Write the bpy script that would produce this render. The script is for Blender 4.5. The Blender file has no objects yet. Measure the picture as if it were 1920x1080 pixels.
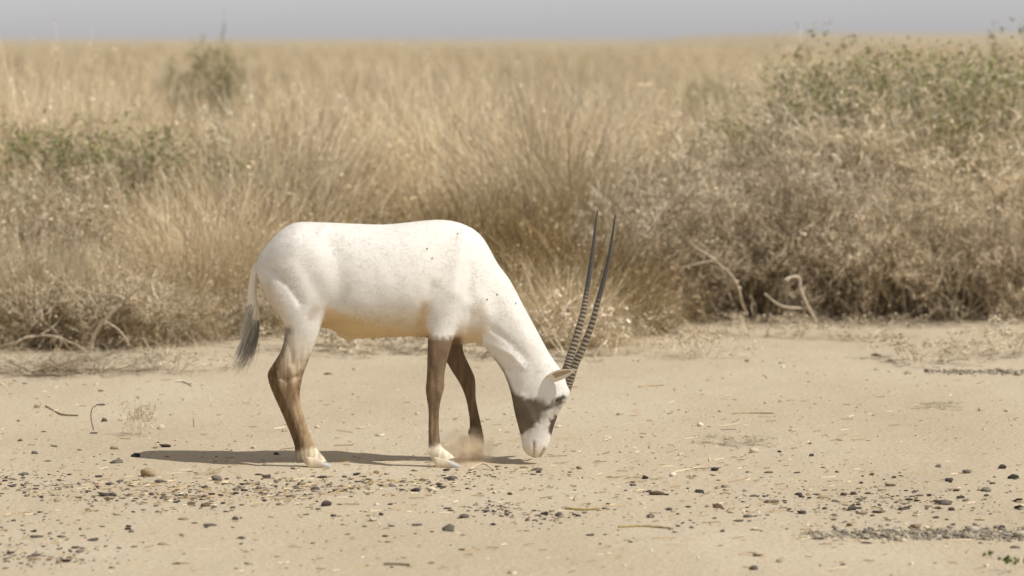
import bpy, bmesh, math, random
import numpy as np
from mathutils import Vector, Matrix

scene = bpy.context.scene
COL = scene.collection
rng = np.random.default_rng(7)
random.seed(7)

# ------------------------------------------------------------------ camera
CAM_H = 1.665            # eye height above the flat pan
FPX = 7260.0             # focal length in pixels of a 1920 wide frame
HORIZON = 72.0
PITCH = math.atan((540.0 - HORIZON) / FPX)
cam_data = bpy.data.cameras.new('camera')
cam_data.sensor_width = 36.0
cam_data.lens = FPX / 1920.0 * 36.0
cam_data.clip_start = 0.5
cam_data.clip_end = 9000.0
cam_data.dof.use_dof = True
cam_data.dof.focus_distance = 15.15
cam_data.dof.aperture_fstop = 3.3
cam = bpy.data.objects.new('camera', cam_data)
COL.objects.link(cam)
cam.location = (0, 0, CAM_H)
cam.rotation_euler = (math.pi / 2 - PITCH, 0, 0)
scene.camera = cam

# ------------------------------------------------------------------ sky and sun
SUN_EL = math.radians(53.5)
SUN_AZ = math.radians(-28.0)     # 0 = from the right (+x); negative = towards the camera side
sun_dir = Vector((math.cos(SUN_EL) * math.cos(SUN_AZ), math.cos(SUN_EL) * math.sin(SUN_AZ), math.sin(SUN_EL)))
world = bpy.data.worlds.new('World')
scene.world = world
world.use_nodes = True
wn = world.node_tree
wn.nodes.clear()
w_out = wn.nodes.new('ShaderNodeOutputWorld')
w_bg = wn.nodes.new('ShaderNodeBackground')
w_sky = wn.nodes.new('ShaderNodeTexSky')
w_sky.sky_type = 'NISHITA'
w_sky.sun_disc = False
w_sky.sun_elevation = SUN_EL
w_sky.sun_rotation = math.atan2(sun_dir.x, sun_dir.y)
w_sky.altitude = 300.0
w_sky.air_density = 1.0
w_sky.dust_density = 0.75
w_sky.ozone_density = 1.0
w_hsv = wn.nodes.new('ShaderNodeHueSaturation')      # dusty desert air: nearly colourless
w_hsv.inputs['Saturation'].default_value = 0.0
w_bg.inputs['Strength'].default_value = 0.106
wn.links.new(w_sky.outputs['Color'], w_hsv.inputs['Color'])
w_tint = wn.nodes.new('ShaderNodeMix'); w_tint.data_type = 'RGBA'; w_tint.blend_type = 'MULTIPLY'
w_tint.inputs['Factor'].default_value = 1.0; w_tint.inputs[7].default_value = (1.0, 0.98, 1.0, 1)
wn.links.new(w_hsv.outputs['Color'], w_tint.inputs[6])
wn.links.new(w_tint.outputs[2], w_bg.inputs['Color'])
wn.links.new(w_bg.outputs['Background'], w_out.inputs['Surface'])
sun_data = bpy.data.lights.new('sun', 'SUN')
sun_data.energy = 4.0
sun_data.angle = math.radians(0.6)
sun_data.color = (1.0, 0.96, 0.89)
sun = bpy.data.objects.new('sun', sun_data)
COL.objects.link(sun)
sun.location = (6, 8, 12)
sun.rotation_euler = (-sun_dir).to_track_quat('-Z', 'Y').to_euler()

scene.view_settings.view_transform = 'Standard'
scene.view_settings.look = 'None'
scene.view_settings.exposure = 0.0
scene.view_settings.gamma = 1.0
scene.view_settings.use_curve_mapping = False
scene.cycles.use_denoising = True
scene.cycles.use_adaptive_sampling = True
scene.cycles.adaptive_threshold = 0.025
scene.cycles.volume_bounces = 3
scene.cycles.max_bounces = 5
scene.cycles.diffuse_bounces = 3
scene.cycles.transmission_bounces = 3
scene.cycles.transparent_max_bounces = 8

# ------------------------------------------------------------------ measuring helpers
def at(px, py, Y):
    """world x, z of a photo pixel (1920 wide) on the vertical plane at distance Y"""
    a = math.atan((py - 540.0) / FPX) + PITCH          # angle below the horizon
    z = CAM_H - Y * math.tan(a)
    depth = Y * math.cos(PITCH) + (CAM_H - z) * math.sin(PITCH)
    return (px - 960.0) / FPX * depth, z

def gp(px, py):
    """point of the flat ground seen at a photo pixel"""
    a = math.atan((py - 540.0) / FPX) + PITCH
    Y = CAM_H / math.tan(a)
    return at(px, py, Y)[0], Y

# ------------------------------------------------------------------ numpy helpers
def hash2(ix, iy, s):
    h = (ix.astype(np.int64) * 374761393 + iy.astype(np.int64) * 668265263 + s * 974634777) & 0x7fffffff
    h = ((h ^ (h >> 13)) * 1274126177) & 0x7fffffff
    return ((h ^ (h >> 16)) & 0xffff) / 65535.0

def vnoise(x, y, s=0):
    x = np.asarray(x, float); y = np.asarray(y, float)
    ix = np.floor(x); iy = np.floor(y); fx = x - ix; fy = y - iy
    fx = fx * fx * (3 - 2 * fx); fy = fy * fy * (3 - 2 * fy)
    a = hash2(ix, iy, s); b = hash2(ix + 1, iy, s); c = hash2(ix, iy + 1, s); d = hash2(ix + 1, iy + 1, s)
    return (a * (1 - fx) + b * fx) * (1 - fy) + (c * (1 - fx) + d * fx) * fy - 0.5

def sstep(a, b, x):
    t = np.clip((np.asarray(x, float) - a) / (b - a), 0, 1)
    return t * t * (3 - 2 * t)

def ground_z(x, y):
    x = np.asarray(x, float); y = np.asarray(y, float)
    z = 0.008 * vnoise(x * 0.7, y * 0.4, 1) + 0.005 * vnoise(x * 2.7, y * 1.6, 2) + 0.005 * vnoise(x * 8, y * 5, 3) + 0.006 * vnoise(x * 17, y * 11, 5)
    z = z + sstep(18, 24, y) * 0.10 * vnoise(x * 0.6, y * 0.5, 4)
    z = z * (1 - sstep(60, 120, y))
    # a low far rise towards the right of the plain
    z = z + 2.35 * sstep(260, 520, y) * sstep(15, 40, x) * sstep(1200, 700, y)
    return z

def mesh_np(name, V, F, col=None, smooth=False):
    """mesh from arrays; F is (n,3) or (n,4); col = per-vertex linear rgb"""
    V = np.asarray(V, np.float32); F = np.asarray(F, np.int32)
    m = bpy.data.meshes.new(name)
    n, k = F.shape
    m.vertices.add(len(V)); m.vertices.foreach_set('co', V.ravel())
    m.loops.add(n * k); m.loops.foreach_set('vertex_index', F.ravel())
    m.polygons.add(n)
    m.polygons.foreach_set('loop_start', np.arange(0, n * k, k, dtype=np.int32))
    if smooth:
        m.polygons.foreach_set('use_smooth', np.ones(n, bool))
    m.update(calc_edges=True)
    if col is not None:
        set_col(m, col)
    return m

def set_col(m, col):
    a = m.color_attributes.get('Col') or m.color_attributes.new('Col', 'FLOAT_COLOR', 'POINT')
    c = np.ones((len(m.vertices), 4), np.float32); c[:, :3] = col
    a.data.foreach_set('color', c.ravel())

def obj(name, mesh, mat=None, parent=None, loc=(0, 0, 0)):
    o = bpy.data.objects.new(name, mesh)
    COL.objects.link(o)
    o.location = loc
    if mat is not None and mesh is not None and not mesh.materials:
        mesh.materials.append(mat)
    if parent is not None:
        o.parent = parent
    return o

def tag(o, label=None, cat=None, group=None, kind=None):
    if label: o['label'] = label
    if cat: o['category'] = cat
    if group: o['group'] = group
    if kind: o['kind'] = kind
    return o

def copy_tree(o, parent=None):
    c = o.copy(); COL.objects.link(c); c.parent = parent
    for ch in list(o.children):
        copy_tree(ch, c)
    return c

def srgb(r, g, b):
    f = lambda v: (v / 255 / 12.92) if v / 255 <= 0.04045 else ((v / 255 + 0.055) / 1.055) ** 2.4
    return np.array([f(r), f(g), f(b)])

# ------------------------------------------------------------------ materials
def attr_mat(name, rough=0.8, noise_scale=40, noise_amt=0.25, bump=0.0, bump_scale=200, translucent=0.0, spec=0.2, rnd=0.0):
    """colour from the mesh attribute Col, broken up by noise and (rnd) by object"""
    m = bpy.data.materials.new(name); m.use_nodes = True
    nt = m.node_tree; N = nt.nodes; L = nt.links
    b = N['Principled BSDF']
    b.inputs['Roughness'].default_value = rough
    b.inputs['Specular IOR Level'].default_value = spec
    at_ = N.new('ShaderNodeAttribute'); at_.attribute_name = 'Col'
    tc = N.new('ShaderNodeTexCoord')
    nz = N.new('ShaderNodeTexNoise'); nz.inputs['Scale'].default_value = noise_scale; nz.inputs['Detail'].default_value = 4
    L.new(tc.outputs['Object'], nz.inputs['Vector'])
    mr = N.new('ShaderNodeMapRange')
    mr.inputs['From Min'].default_value = 0.25; mr.inputs['From Max'].default_value = 0.75
    mr.inputs['To Min'].default_value = 1 - noise_amt; mr.inputs['To Max'].default_value = 1 + noise_amt
    L.new(nz.outputs['Fac'], mr.inputs['Value'])
    mul = N.new('ShaderNodeVectorMath'); mul.operation = 'SCALE'
    L.new(at_.outputs['Color'], mul.inputs[0]); L.new(mr.outputs['Result'], mul.inputs['Scale'])
    colour = mul.outputs['Vector']
    if rnd:
        oi = N.new('ShaderNodeObjectInfo')
        r2 = N.new('ShaderNodeMapRange'); r2.inputs['To Min'].default_value = 1 - rnd; r2.inputs['To Max'].default_value = 1 + rnd
        L.new(oi.outputs['Random'], r2.inputs['Value'])
        m2 = N.new('ShaderNodeVectorMath'); m2.operation = 'SCALE'
        L.new(colour, m2.inputs[0]); L.new(r2.outputs['Result'], m2.inputs['Scale'])
        colour = m2.outputs['Vector']
    L.new(colour, b.inputs['Base Color'])
    if bump:
        n2 = N.new('ShaderNodeTexNoise'); n2.inputs['Scale'].default_value = bump_scale; n2.inputs['Detail'].default_value = 3
        L.new(tc.outputs['Object'], n2.inputs['Vector'])
        bp = N.new('ShaderNodeBump'); bp.inputs['Strength'].default_value = bump; bp.inputs['Distance'].default_value = 0.01
        L.new(n2.outputs['Fac'], bp.inputs['Height']); L.new(bp.outputs['Normal'], b.inputs['Normal'])
    if translucent:
        tr = N.new('ShaderNodeBsdfTranslucent'); L.new(colour, tr.inputs['Color'])
        mx = N.new('ShaderNodeMixShader'); mx.inputs['Fac'].default_value = translucent
        L.new(b.outputs['BSDF'], mx.inputs[1]); L.new(tr.outputs['BSDF'], mx.inputs[2])
        L.new(mx.outputs['Shader'], N['Material Output'].inputs['Surface'])
    return m

M_FUR = attr_mat('short_fur', rough=0.85, noise_scale=90, noise_amt=0.03, bump=0.25, bump_scale=260, spec=0.1)
M_HAIR = attr_mat('fur_strands', rough=0.7, noise_scale=30, noise_amt=0.08, translucent=0.25, spec=0.15)
M_HORN = attr_mat('horn', rough=0.45, noise_scale=120, noise_amt=0.3, bump=0.2, bump_scale=300, spec=0.4)
M_HOOF = attr_mat('hoof_horn', rough=0.5, noise_scale=60, noise_amt=0.15, bump=0.15, bump_scale=150, spec=0.35)
M_STRAW = attr_mat('dry_straw', rough=0.75, noise_scale=6, noise_amt=0.2, translucent=0.18, spec=0.1, rnd=0.22)
M_TWIG = attr_mat('dry_wood', rough=0.9, noise_scale=45, noise_amt=0.4, bump=0.8, bump_scale=90, spec=0.05, rnd=0.1)
M_LEAF = attr_mat('small_leaves', rough=0.65, noise_scale=8, noise_amt=0.25, translucent=0.3, spec=0.2, rnd=0.1)
M_STONE = attr_mat('stone', rough=0.75, noise_scale=70, noise_amt=0.35, bump=0.5, bump_scale=120, spec=0.08, rnd=0.25)
M_EYE = attr_mat('eye', rough=0.08, noise_amt=0.0, spec=0.6)
# ------------------------------------------------------------------ ground: one sheet from under the camera to the horizon
def sand_material():
    m = bpy.data.materials.new('sand_pan'); m.use_nodes = True
    nt = m.node_tree; N = nt.nodes; L = nt.links
    b = N['Principled BSDF']; b.inputs['Roughness'].default_value = 0.95; b.inputs['Specular IOR Level'].default_value = 0.05
    geo = N.new('ShaderNodeNewGeometry')
    def noise(scale, detail, stretch=(1, 1, 1), rough=0.55):
        mp = N.new('ShaderNodeMapping'); mp.inputs['Scale'].default_value = stretch
        L.new(geo.outputs['Position'], mp.inputs['Vector'])
        n = N.new('ShaderNodeTexNoise'); n.inputs['Scale'].default_value = scale; n.inputs['Detail'].default_value = detail
        n.inputs['Roughness'].default_value = rough
        L.new(mp.outputs['Vector'], n.inputs['Vector'])
        return n.outputs['Fac']
    def ramp(fac, stops):
        r = N.new('ShaderNodeValToRGB'); L.new(fac, r.inputs['Fac'])
        el = r.color_ramp.elements
        el[0].position, el[0].color = stops[0][0], (*stops[0][1], 1)
        el[1].position, el[1].color = stops[-1][0], (*stops[-1][1], 1)
        for p, c in stops[1:-1]:
            e = el.new(p); e.color = (*c, 1)
        return r.outputs['Color']
    def mix(fac, a, bb, mode='MIX'):
        x = N.new('ShaderNodeMix'); x.data_type = 'RGBA'; x.blend_type = mode
        if isinstance(fac, float): x.inputs['Factor'].default_value = fac
        else: L.new(fac, x.inputs['Factor'])
        for sock, v in ((x.inputs[6], a), (x.inputs[7], bb)):
            if isinstance(v, tuple): sock.default_value = (*v, 1)
            else: L.new(v, sock)
        return x.outputs[2]
    base = ramp(noise(0.9, 5, (1, 0.5, 1)), [(0.3, (0.465, 0.385, 0.275)), (0.5, (0.50, 0.418, 0.305)), (0.72, (0.545, 0.468, 0.35))])
    fine = ramp(noise(60, 6, (1, 0.6, 1), 0.7), [(0.3, (0.80, 0.79, 0.77)), (0.55, (1, 1, 1)), (0.8, (1.08, 1.07, 1.05))])
    c = mix(1.0, base, fine, 'MULTIPLY')
    # crumbs of chaff and dark grit pressed into the crust
    grit = ramp(noise(210, 2, (1, 0.45, 1), 0.5), [(0.66, (0, 0, 0)), (0.74, (1, 1, 1))])
    patch = ramp(noise(1.6, 4, (1, 0.8, 1), 0.6), [(0.45, (0, 0, 0)), (0.7, (0.55, 0.55, 0.55))])
    gm = mix(1.0, grit, patch, 'MULTIPLY')
    c = mix(gm, c, (0.26, 0.20, 0.12))
    # beyond the scrub the plain is covered with straw-coloured dead grass
    sx = N.new('ShaderNodeSeparateXYZ'); L.new(geo.outputs['Position'], sx.inputs[0])
    far = N.new('ShaderNodeMapRange'); far.inputs['From Min'].default_value = 24; far.inputs['From Max'].default_value = 40
    L.new(sx.outputs['Y'], far.inputs['Value'])
    straw = ramp(noise(0.35, 6, (1, 0.15, 1), 0.6), [(0.3, (0.33, 0.27, 0.185)), (0.7, (0.43, 0.365, 0.26))])
    c = mix(far.outputs['Result'], c, straw)
    L.new(c, b.inputs['Base Color'])
    h1 = noise(35, 8, (1, 0.7, 1), 0.65)
    bp = N.new('ShaderNodeBump'); bp.inputs['Strength'].default_value = 0.8; bp.inputs['Distance'].default_value = 0.012
    L.new(h1, bp.inputs['Height']); L.new(bp.outputs['Normal'], b.inputs['Normal'])
    return m

def graded(a, b, dense_a, dense_b, step, grow=1.25):
    mid = list(np.arange(dense_a, dense_b + step, step))
    hi = []; s = step; v = mid[-1]
    while v < b:
        s *= grow; v += s; hi.append(min(v, b))
    lo = []; s = step; v = mid[0]
    while v > a:
        s *= grow; v -= s; lo.append(max(v, a))
    return np.array(lo[::-1] + mid + hi)

xs = graded(-3000, 3000, -4.2, 4.2, 0.04, 1.22)
ys = graded(-40, 6000, 10.0, 24.0, 0.05, 1.10)
GX, GY = np.meshgrid(xs, ys)
gv = np.stack([GX.ravel(), GY.ravel(), ground_z(GX, GY).ravel()], 1)
nx, ny = len(xs), len(ys)
ii = (np.arange(ny - 1)[:, None] * nx + np.arange(nx - 1)[None, :]).ravel()
gf = np.stack([ii, ii + 1, ii + nx + 1, ii + nx], 1)
ground = obj('ground', mesh_np('ground', gv, gf, smooth=True), sand_material())
tag(ground, 'pale flat sandy pan reaching back to the grassy plain', 'ground', kind='structure')
# ------------------------------------------------------------------ the oryx
YB = 15.14                                  # distance of its midline
NEAR, FAR = -0.13, 0.14                     # lateral offset of near and far legs
OX0, _ = at(720, 878, YB)
ORG = np.array([OX0, YB, 0.0])
oryx = bpy.data.objects.new('oryx', None); COL.objects.link(oryx); oryx.location = ORG
oryx.empty_display_size = 0.2
tag(oryx, 'white oryx with brown legs and long ringed horns, head lowered to the sand', 'oryx')

def lp(px, py, lat=0.0):
    """profile pixel + lateral offset -> oryx local coordinates"""
    x, z = at(px, py, YB + lat)
    return np.array([x - OX0, lat, z])

def loft(st, n=28, caps=True):
    """st: list of (top/front point, bottom/back point, half width, lateral vector, skew, power)"""
    V = []; F = []
    for (a, b, w, lat, skew, pw, *kk) in st:
        keel = kk[0] if kk else 0.0
        a = np.asarray(a); b = np.asarray(b)
        mid = (a + b) / 2; ax = (a - b) / 2
        for k in range(n):
            t = 2 * math.pi * k / n
            c, s = math.cos(t), math.sin(t)
            low = max(0.0, -c)
            ww = w * (1 + skew * c) * (abs(s) ** (pw + keel * low)) * (1 if s >= 0 else -1)
            V.append(mid + ax * c + np.asarray(lat) * ww)
    m = len(st)
    for i in range(m - 1):
        for k in range(n):
            k2 = (k + 1) % n
            F.append((i * n + k, i * n + k2, (i + 1) * n + k2, (i + 1) * n + k))
    if caps:
        F.append(tuple(range(n))[::-1]); F.append(tuple((m - 1) * n + k for k in range(n)))
    return V, F

def resample(rows, sub=4):
    """Catmull-Rom through station rows (arrays of numbers)"""
    R = [np.asarray(r, float) for r in rows]; out = []
    for i in range(len(R) - 1):
        p0 = R[max(i - 1, 0)]; p1 = R[i]; p2 = R[i + 1]; p3 = R[min(i + 2, len(R) - 1)]
        for k in range(sub):
            t = k / sub
            out.append(0.5 * ((2 * p1) + (-p0 + p2) * t + (2 * p0 - 5 * p1 + 4 * p2 - p3) * t * t + (-p0 + 3 * p1 - 3 * p2 + p3) * t ** 3))
    out.append(R[-1]); return out

pieces = []
# trunk, neck and head: top px, top py, bottom px, bottom py, half width, skew(+ = wider on top), yaw, power
trunk = [
    (478, 500, 486, 520, .022, 0, 0, .8), (488, 478, 497, 552, .070, 0, 0, .85), (507, 453, 520, 588, .118, .05, 0, .85),
    (530, 430, 552, 606, .158, .05, 0, .85), (558, 417, 585, 612, .182, .0, 0, .85), (604, 417, 622, 618, .186, -.02, 0, .85),
    (655, 419, 658, 634, .200, -.05, 0, .88), (720, 421, 722, 633, .212, -.05, 0, .9), (775, 416, 776, 631, .203, -.03, 0, .9),
    (826, 412, 815, 636, .178, -.08, 0, .88), (868, 420, 848, 645, .160, -.12, 0, .88), (903, 443, 872, 645, .138, -.12, 0, .9),
    (933, 494, 893, 643, .108, -.05, 0, .9), (957, 527, 910, 652, .088, 0, 0, .92), (985, 580, 929, 676, .074, 0, 0, .95),
    (1008, 622, 942, 695, .065, 0, .04, .95), (1028, 659, 952, 718, .060, 0, .1, .95), (1046, 686, 959, 741, .060, .0, .18, .92),
    (1063, 706, 963, 763, .064, .1, .24, .85), (1069, 727, 967, 781, .066, .18, .26, .85), (1062, 748, 971, 796, .062, .22, .26, .85),
    (1050, 766, 974, 808, .052, .15, .26, .85), (1043, 784, 976.5, 818, .044, .05, .26, .85), (1036, 806, 978, 828, .038, .0, .26, .85),
    (1030, 829, 979.5, 838, .036, .0, .26, .85), (1024, 843, 985, 848, .034, 0, .26, .85), (1016, 854, 993, 855, .026, 0, .26, .85), (1009, 859, 1001, 858.5, .010, 0, .26, .85)]
st = []
for r in resample(trunk, 4):
    lat = np.array([math.sin(r[6]), -math.cos(r[6]), 0.0])
    keel = .75 * float(sstep(560, 640, r[2]) * sstep(860, 760, r[2]))
    st.append((lp(r[0], r[1]), lp(r[2], r[3]), max(r[4], .004), lat, r[5], r[7], keel))
pieces.append(loft(st, 36))
LATV = np.array([0, -1.0, 0])

def leg(rows, sub=3):
    """rows: front px, py, back px, py, half width, lateral"""
    st = [(lp(r[0], r[1], r[5]), lp(r[2], r[3], r[5]), r[4], LATV, 0, .95) for r in resample(rows, sub)]
    pieces.append(loft(st, 22))

def hind(lat, sx):
    s = -1 if lat < 0 else 1
    up = [(598, 470, 512, 500, .050, s * .085), (620, 530, 499, 535, .072, s * .105), (620, 577, 513, 577, .070, s * .118),
          (608, 604, 530, 606, .056, lat), (598, 630, 532, 630, .046, lat), (587, 655, 527.5, 655, .038, lat), (577, 681, 518, 681, .033, lat)]
    lo = [(569, 702, 512.5, 700, .031, lat), (564.5, 722, 516, 721, .030, lat), (562.5, 740, 524, 741, .025, lat), (564.5, 759, 533, 761, .0215, lat),
          (571, 783, 544, 786, .0195, lat), (580.5, 810, 555, 813, .0195, lat), (589, 833, 563, 836, .023, lat), (599, 847, 564, 850, .026, lat),
          (609, 859, 569, 865, .029, lat), (615, 867, 574, 873, .030, lat)]
    dx = sx
    if lat < 0:                                                # the near hock stands clear of the far one
        lo = [(r[0], r[1], r[2] + b, r[3], r[4], r[5]) for r, b in zip(lo, (7, 7, 6, 5, 4, 3, 1, 0, 0, 0))]
    leg([tuple(r) for r in up[:-1]] + [(up[-1][0] + dx * .5, up[-1][1], up[-1][2] + dx * .5, up[-1][3], up[-1][4], lat)] +
        [(r[0] + dx, r[1], r[2] + dx, r[3], r[4], lat) for r in lo])
hind(NEAR, 0)
hind(FAR, -11)
# near fore leg: straight and upright
leg([(880, 520, 815, 520, .045, -.085), (876, 560, 806, 556, .058, -.105), (866, 600, 802, 595, .050, -.112), (852, 630, 802, 627, .043, -.12), (845, 653, 801.5, 652, .037, NEAR),
     (838, 678, 801, 676, .033, NEAR), (833.5, 705, 800, 704, .030, NEAR), (833, 728, 798, 729, .031, NEAR), (828, 746, 800, 747, .027, NEAR), (824, 768, 803, 769, .021, NEAR),
     (823.5, 795, 803, 796, .0195, NEAR), (824.5, 820, 803, 822, .021, NEAR), (828, 837, 803.5, 842, .025, NEAR), (842, 848, 806, 856, .029, NEAR), (855, 859, 814, 867, .030, NEAR)])
# far fore leg: reaching forward, pawing
leg([(885, 560, 820, 560, .050, .095), (878, 610, 818, 610, .050, .11), (868, 640, 824, 640, .042, .12), (870, 662, 832, 668, .036, .13), (880, 684, 846, 694, .032, FAR),
     (890, 706, 860, 716, .029, FAR), (892, 724, 868, 732, .028, FAR), (892, 744, 874, 750, .024, FAR), (896, 767, 878, 770, .020, FAR), (901, 789, 880.5, 792, .0195, FAR),
     (905.5, 811, 880, 813, .023, FAR), (908, 828, 882, 831, .024, FAR), (907, 845, 885, 847, .024, FAR), (904, 856, 888, 858, .018, FAR)])

def ball(px, py, lat, rx, ry, rz, tilt=0.0):
    bm = bmesh.new(); bmesh.ops.create_icosphere(bm, subdivisions=3, radius=1)
    c = lp(px, py, lat); ct, s_ = math.cos(tilt), math.sin(tilt)
    V = []
    for v in bm.verts:
        x, y, z = v.co.x * rx, v.co.y * ry, v.co.z * rz
        V.append(c + np.array([x * ct - z * s_, y, x * s_ + z * ct]))
    F = [tuple(v.index for v in f.verts) for f in bm.faces]; bm.free()
    pieces.append((V, F))
ball(648, 630, 0, .040, .018, .013, -.38); ball(654, 637, 0, .010, .010, .012)                      # sheath
for la in (NEAR, FAR):                                         # dew claws
    d = 0 if la < 0 else -9
    ball(567 + d, 846, la - .013, .012, .009, .013); ball(567 + d, 846, la + .013, .012, .009, .013)
ball(805, 846, NEAR - .012, .011, .009, .013); ball(805, 846, NEAR + .012, .011, .009, .013)
ball(881, 811, FAR - .012, .011, .009, .013); ball(881, 811, FAR + .012, .011, .009, .013)
for la in (-.062, .052):                                       # brow ridge over each eye
    ball(1052, 747, la, .022, .014, .014, .9)

allV = []; bm = bmesh.new()
for V, F in pieces:
    vs = [bm.verts.new(v) for v in V]
    for f in F:
        try: bm.faces.new([vs[i] for i in f])
        except ValueError: pass
bmesh.ops.recalc_face_normals(bm, faces=bm.faces)
raw = bpy.data.meshes.new('raw'); bm.to_mesh(raw); bm.free()
tmp = bpy.data.objects.new('tmp', raw); COL.objects.link(tmp)
rm = tmp.modifiers.new('r', 'REMESH'); rm.mode = 'VOXEL'; rm.voxel_size = 0.0058; rm.adaptivity = 0
sm = tmp.modifiers.new('s', 'SMOOTH'); sm.factor = 0.5; sm.iterations = 7
dg = bpy.context.evaluated_depsgraph_get(); dg.update()
body_me = bpy.data.meshes.new_from_object(tmp.evaluated_get(dg))
bpy.data.objects.remove(tmp); bpy.data.meshes.remove(raw)
body_me.name = 'body'
nV = len(body_me.vertices)
P = np.empty(nV * 3, np.float32); body_me.vertices.foreach_get('co', P); P = P.reshape(-1, 3).astype(float)
NRM = np.empty(nV * 3, np.float32); body_me.vertex_normals.foreach_get('vector', NRM); NRM = NRM.reshape(-1, 3).astype(float)

def profile_px(P):
    """local coordinates -> profile pixels (side view of the animal)"""
    Y = YB + P[:, 1]; X = P[:, 0] + OX0; Z = P[:, 2]
    a = np.arctan((CAM_H - Z) / Y) - PITCH
    depth = Y * math.cos(PITCH) + (CAM_H - Z) * math.sin(PITCH)
    return 960 + X / depth * FPX, 540 + FPX * np.tan(a)

def seg_dist(px, py, line):
    d = np.full(len(px), 1e9)
    for (x0, y0), (x1, y1) in zip(line[:-1], line[1:]):
        dx, dy = x1 - x0, y1 - y0; L2 = dx * dx + dy * dy + 1e-9
        t = np.clip(((px - x0) * dx + (py - y0) * dy) / L2, 0, 1)
        d = np.minimum(d, np.hypot(px - x0 - t * dx, py - y0 - t * dy))
    return d

def in_poly(px, py, poly):
    c = np.zeros(len(px), bool); n = len(poly)
    for i in range(n):
        x0, y0 = poly[i]; x1, y1 = poly[i - 1]
        hit = ((y0 > py) != (y1 > py)) & (px < (x1 - x0) * (py - y0) / (y1 - y0 + 1e-12) + x0)
        c ^= hit
    return c

def soft_poly(px, py, poly, edge):
    d = seg_dist(px, py, poly + [poly[0]])
    s = np.where(in_poly(px, py, poly), d, -d)
    return sstep(-edge, edge, s)

# relax the joins of thigh and shoulder with the trunk
ED = np.empty(len(body_me.edges) * 2, np.int32); body_me.edges.foreach_get('vertices', ED); ED = ED.reshape(-1, 2)
deg = np.bincount(ED.ravel(), minlength=nV)[:, None].astype(float)
qx, qy = profile_px(P)
def relax(P, mask, it):
    m = mask[:, None] * .6
    for _ in range(it):
        S = np.stack([np.bincount(ED[:, 0], P[ED[:, 1], j], nV) + np.bincount(ED[:, 1], P[ED[:, 0], j], nV) for j in range(3)], 1) / deg
        P = P + (S - P) * m
    return P
P = relax(P, sstep(675, 640, qx) * sstep(455, 490, qy) * sstep(655, 600, qy) * (np.abs(P[:, 1]) > .05), 90)
P = relax(P, sstep(770, 795, qx) * sstep(915, 890, qx) * sstep(470, 520, qy) * sstep(640, 612, qy) * (np.abs(P[:, 1]) > .05), 60)
P = relax(P, sstep(618, 596, qy) * (qx < 1000) * (np.abs(P[:, 1]) > .03), 22)
body_me.vertices.foreach_set('co', P.astype(np.float32).ravel()); body_me.update()
body_me.vertex_normals.foreach_get('vector', (NR_ := np.empty(nV * 3, np.float32))); NRM = NR_.reshape(-1, 3).astype(float)
qx, qy = profile_px(P)
side = np.clip(np.abs(NRM[:, 1]) * 1.6, 0, 1)
# muscle and bone relief: (polyline, spread px, height in m)
relief = [
    ([(812, 540), (796, 572), (788, 605)], 12, -.008), ([(842, 560), (838, 600)], 24, .005), ([(868, 440), (856, 500), (850, 545)], 13, .006),
    ([(905, 560), (912, 588)], 13, .008), ([(886, 590), (878, 618)], 9, -.005), ([(885, 500), (880, 555)], 9, -.004),
    ([(907, 638), (958, 664), (981, 688)], 5, .005), ([(925, 618), (960, 645), (985, 670)], 8, -.006), ([(945, 560), (990, 640)], 12, .004),
    ([(616, 450), (636, 490), (642, 555)], 18, -.006), ([(592, 480), (606, 530), (610, 570)], 18, .004), ([(604, 434), (612, 428)], 9, .006),
    ([(499, 500), (545, 534), (563, 566)], 8, -.006), ([(545, 500), (580, 555)], 16, .006), ([(540, 620), (548, 680)], 6, -.004),
    ([(515, 702), (540, 712), (556, 706)], 4.5, -.008), ([(521, 700), (528, 735)], 4.5, .006), ([(546, 690), (550, 745)], 4.5, .006), ([(537, 715), (545, 760)], 4, -.004),
    ([(549, 742), (570, 815)], 3.5, -.0035), ([(812, 690), (815, 720)], 4, -.003), ([(820, 735), (812, 750)], 5, .003), ([(812, 760), (813, 825)], 3, -.002),
    ([(660, 560), (740, 600), (790, 612)], 14, .004), ([(700, 500), (715, 590)], 9, -.0008), ([(735, 495), (752, 585)], 9, -.0008), ([(768, 490), (782, 560)], 9, -.0008),
    ([(975, 745), (1000, 790)], 9, .004), ([(1012, 792), (1030, 760)], 6, -.004), ([(1001, 828), (1000.5, 857)], 2.2, -.004), ([(1020, 842), (1013, 855)], 2.5, -.005),
    ([(1005, 700), (985, 735)], 8, -.003)]
disp = np.zeros(nV)
for line, sg, h in relief:
    disp += h * np.exp(-(seg_dist(qx, qy, line) / sg) ** 2)
disp += .0010 * vnoise(qx * .06, qy * .06, 11) + .0006 * vnoise(qx * .25, qy * .25, 12)
P2 = P + NRM * (disp * side)[:, None]
body_me.vertices.foreach_set('co', P2.astype(np.float32).ravel())
body_me.polygons.foreach_set('use_smooth', np.ones(len(body_me.polygons), bool))
body_me.update()

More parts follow.
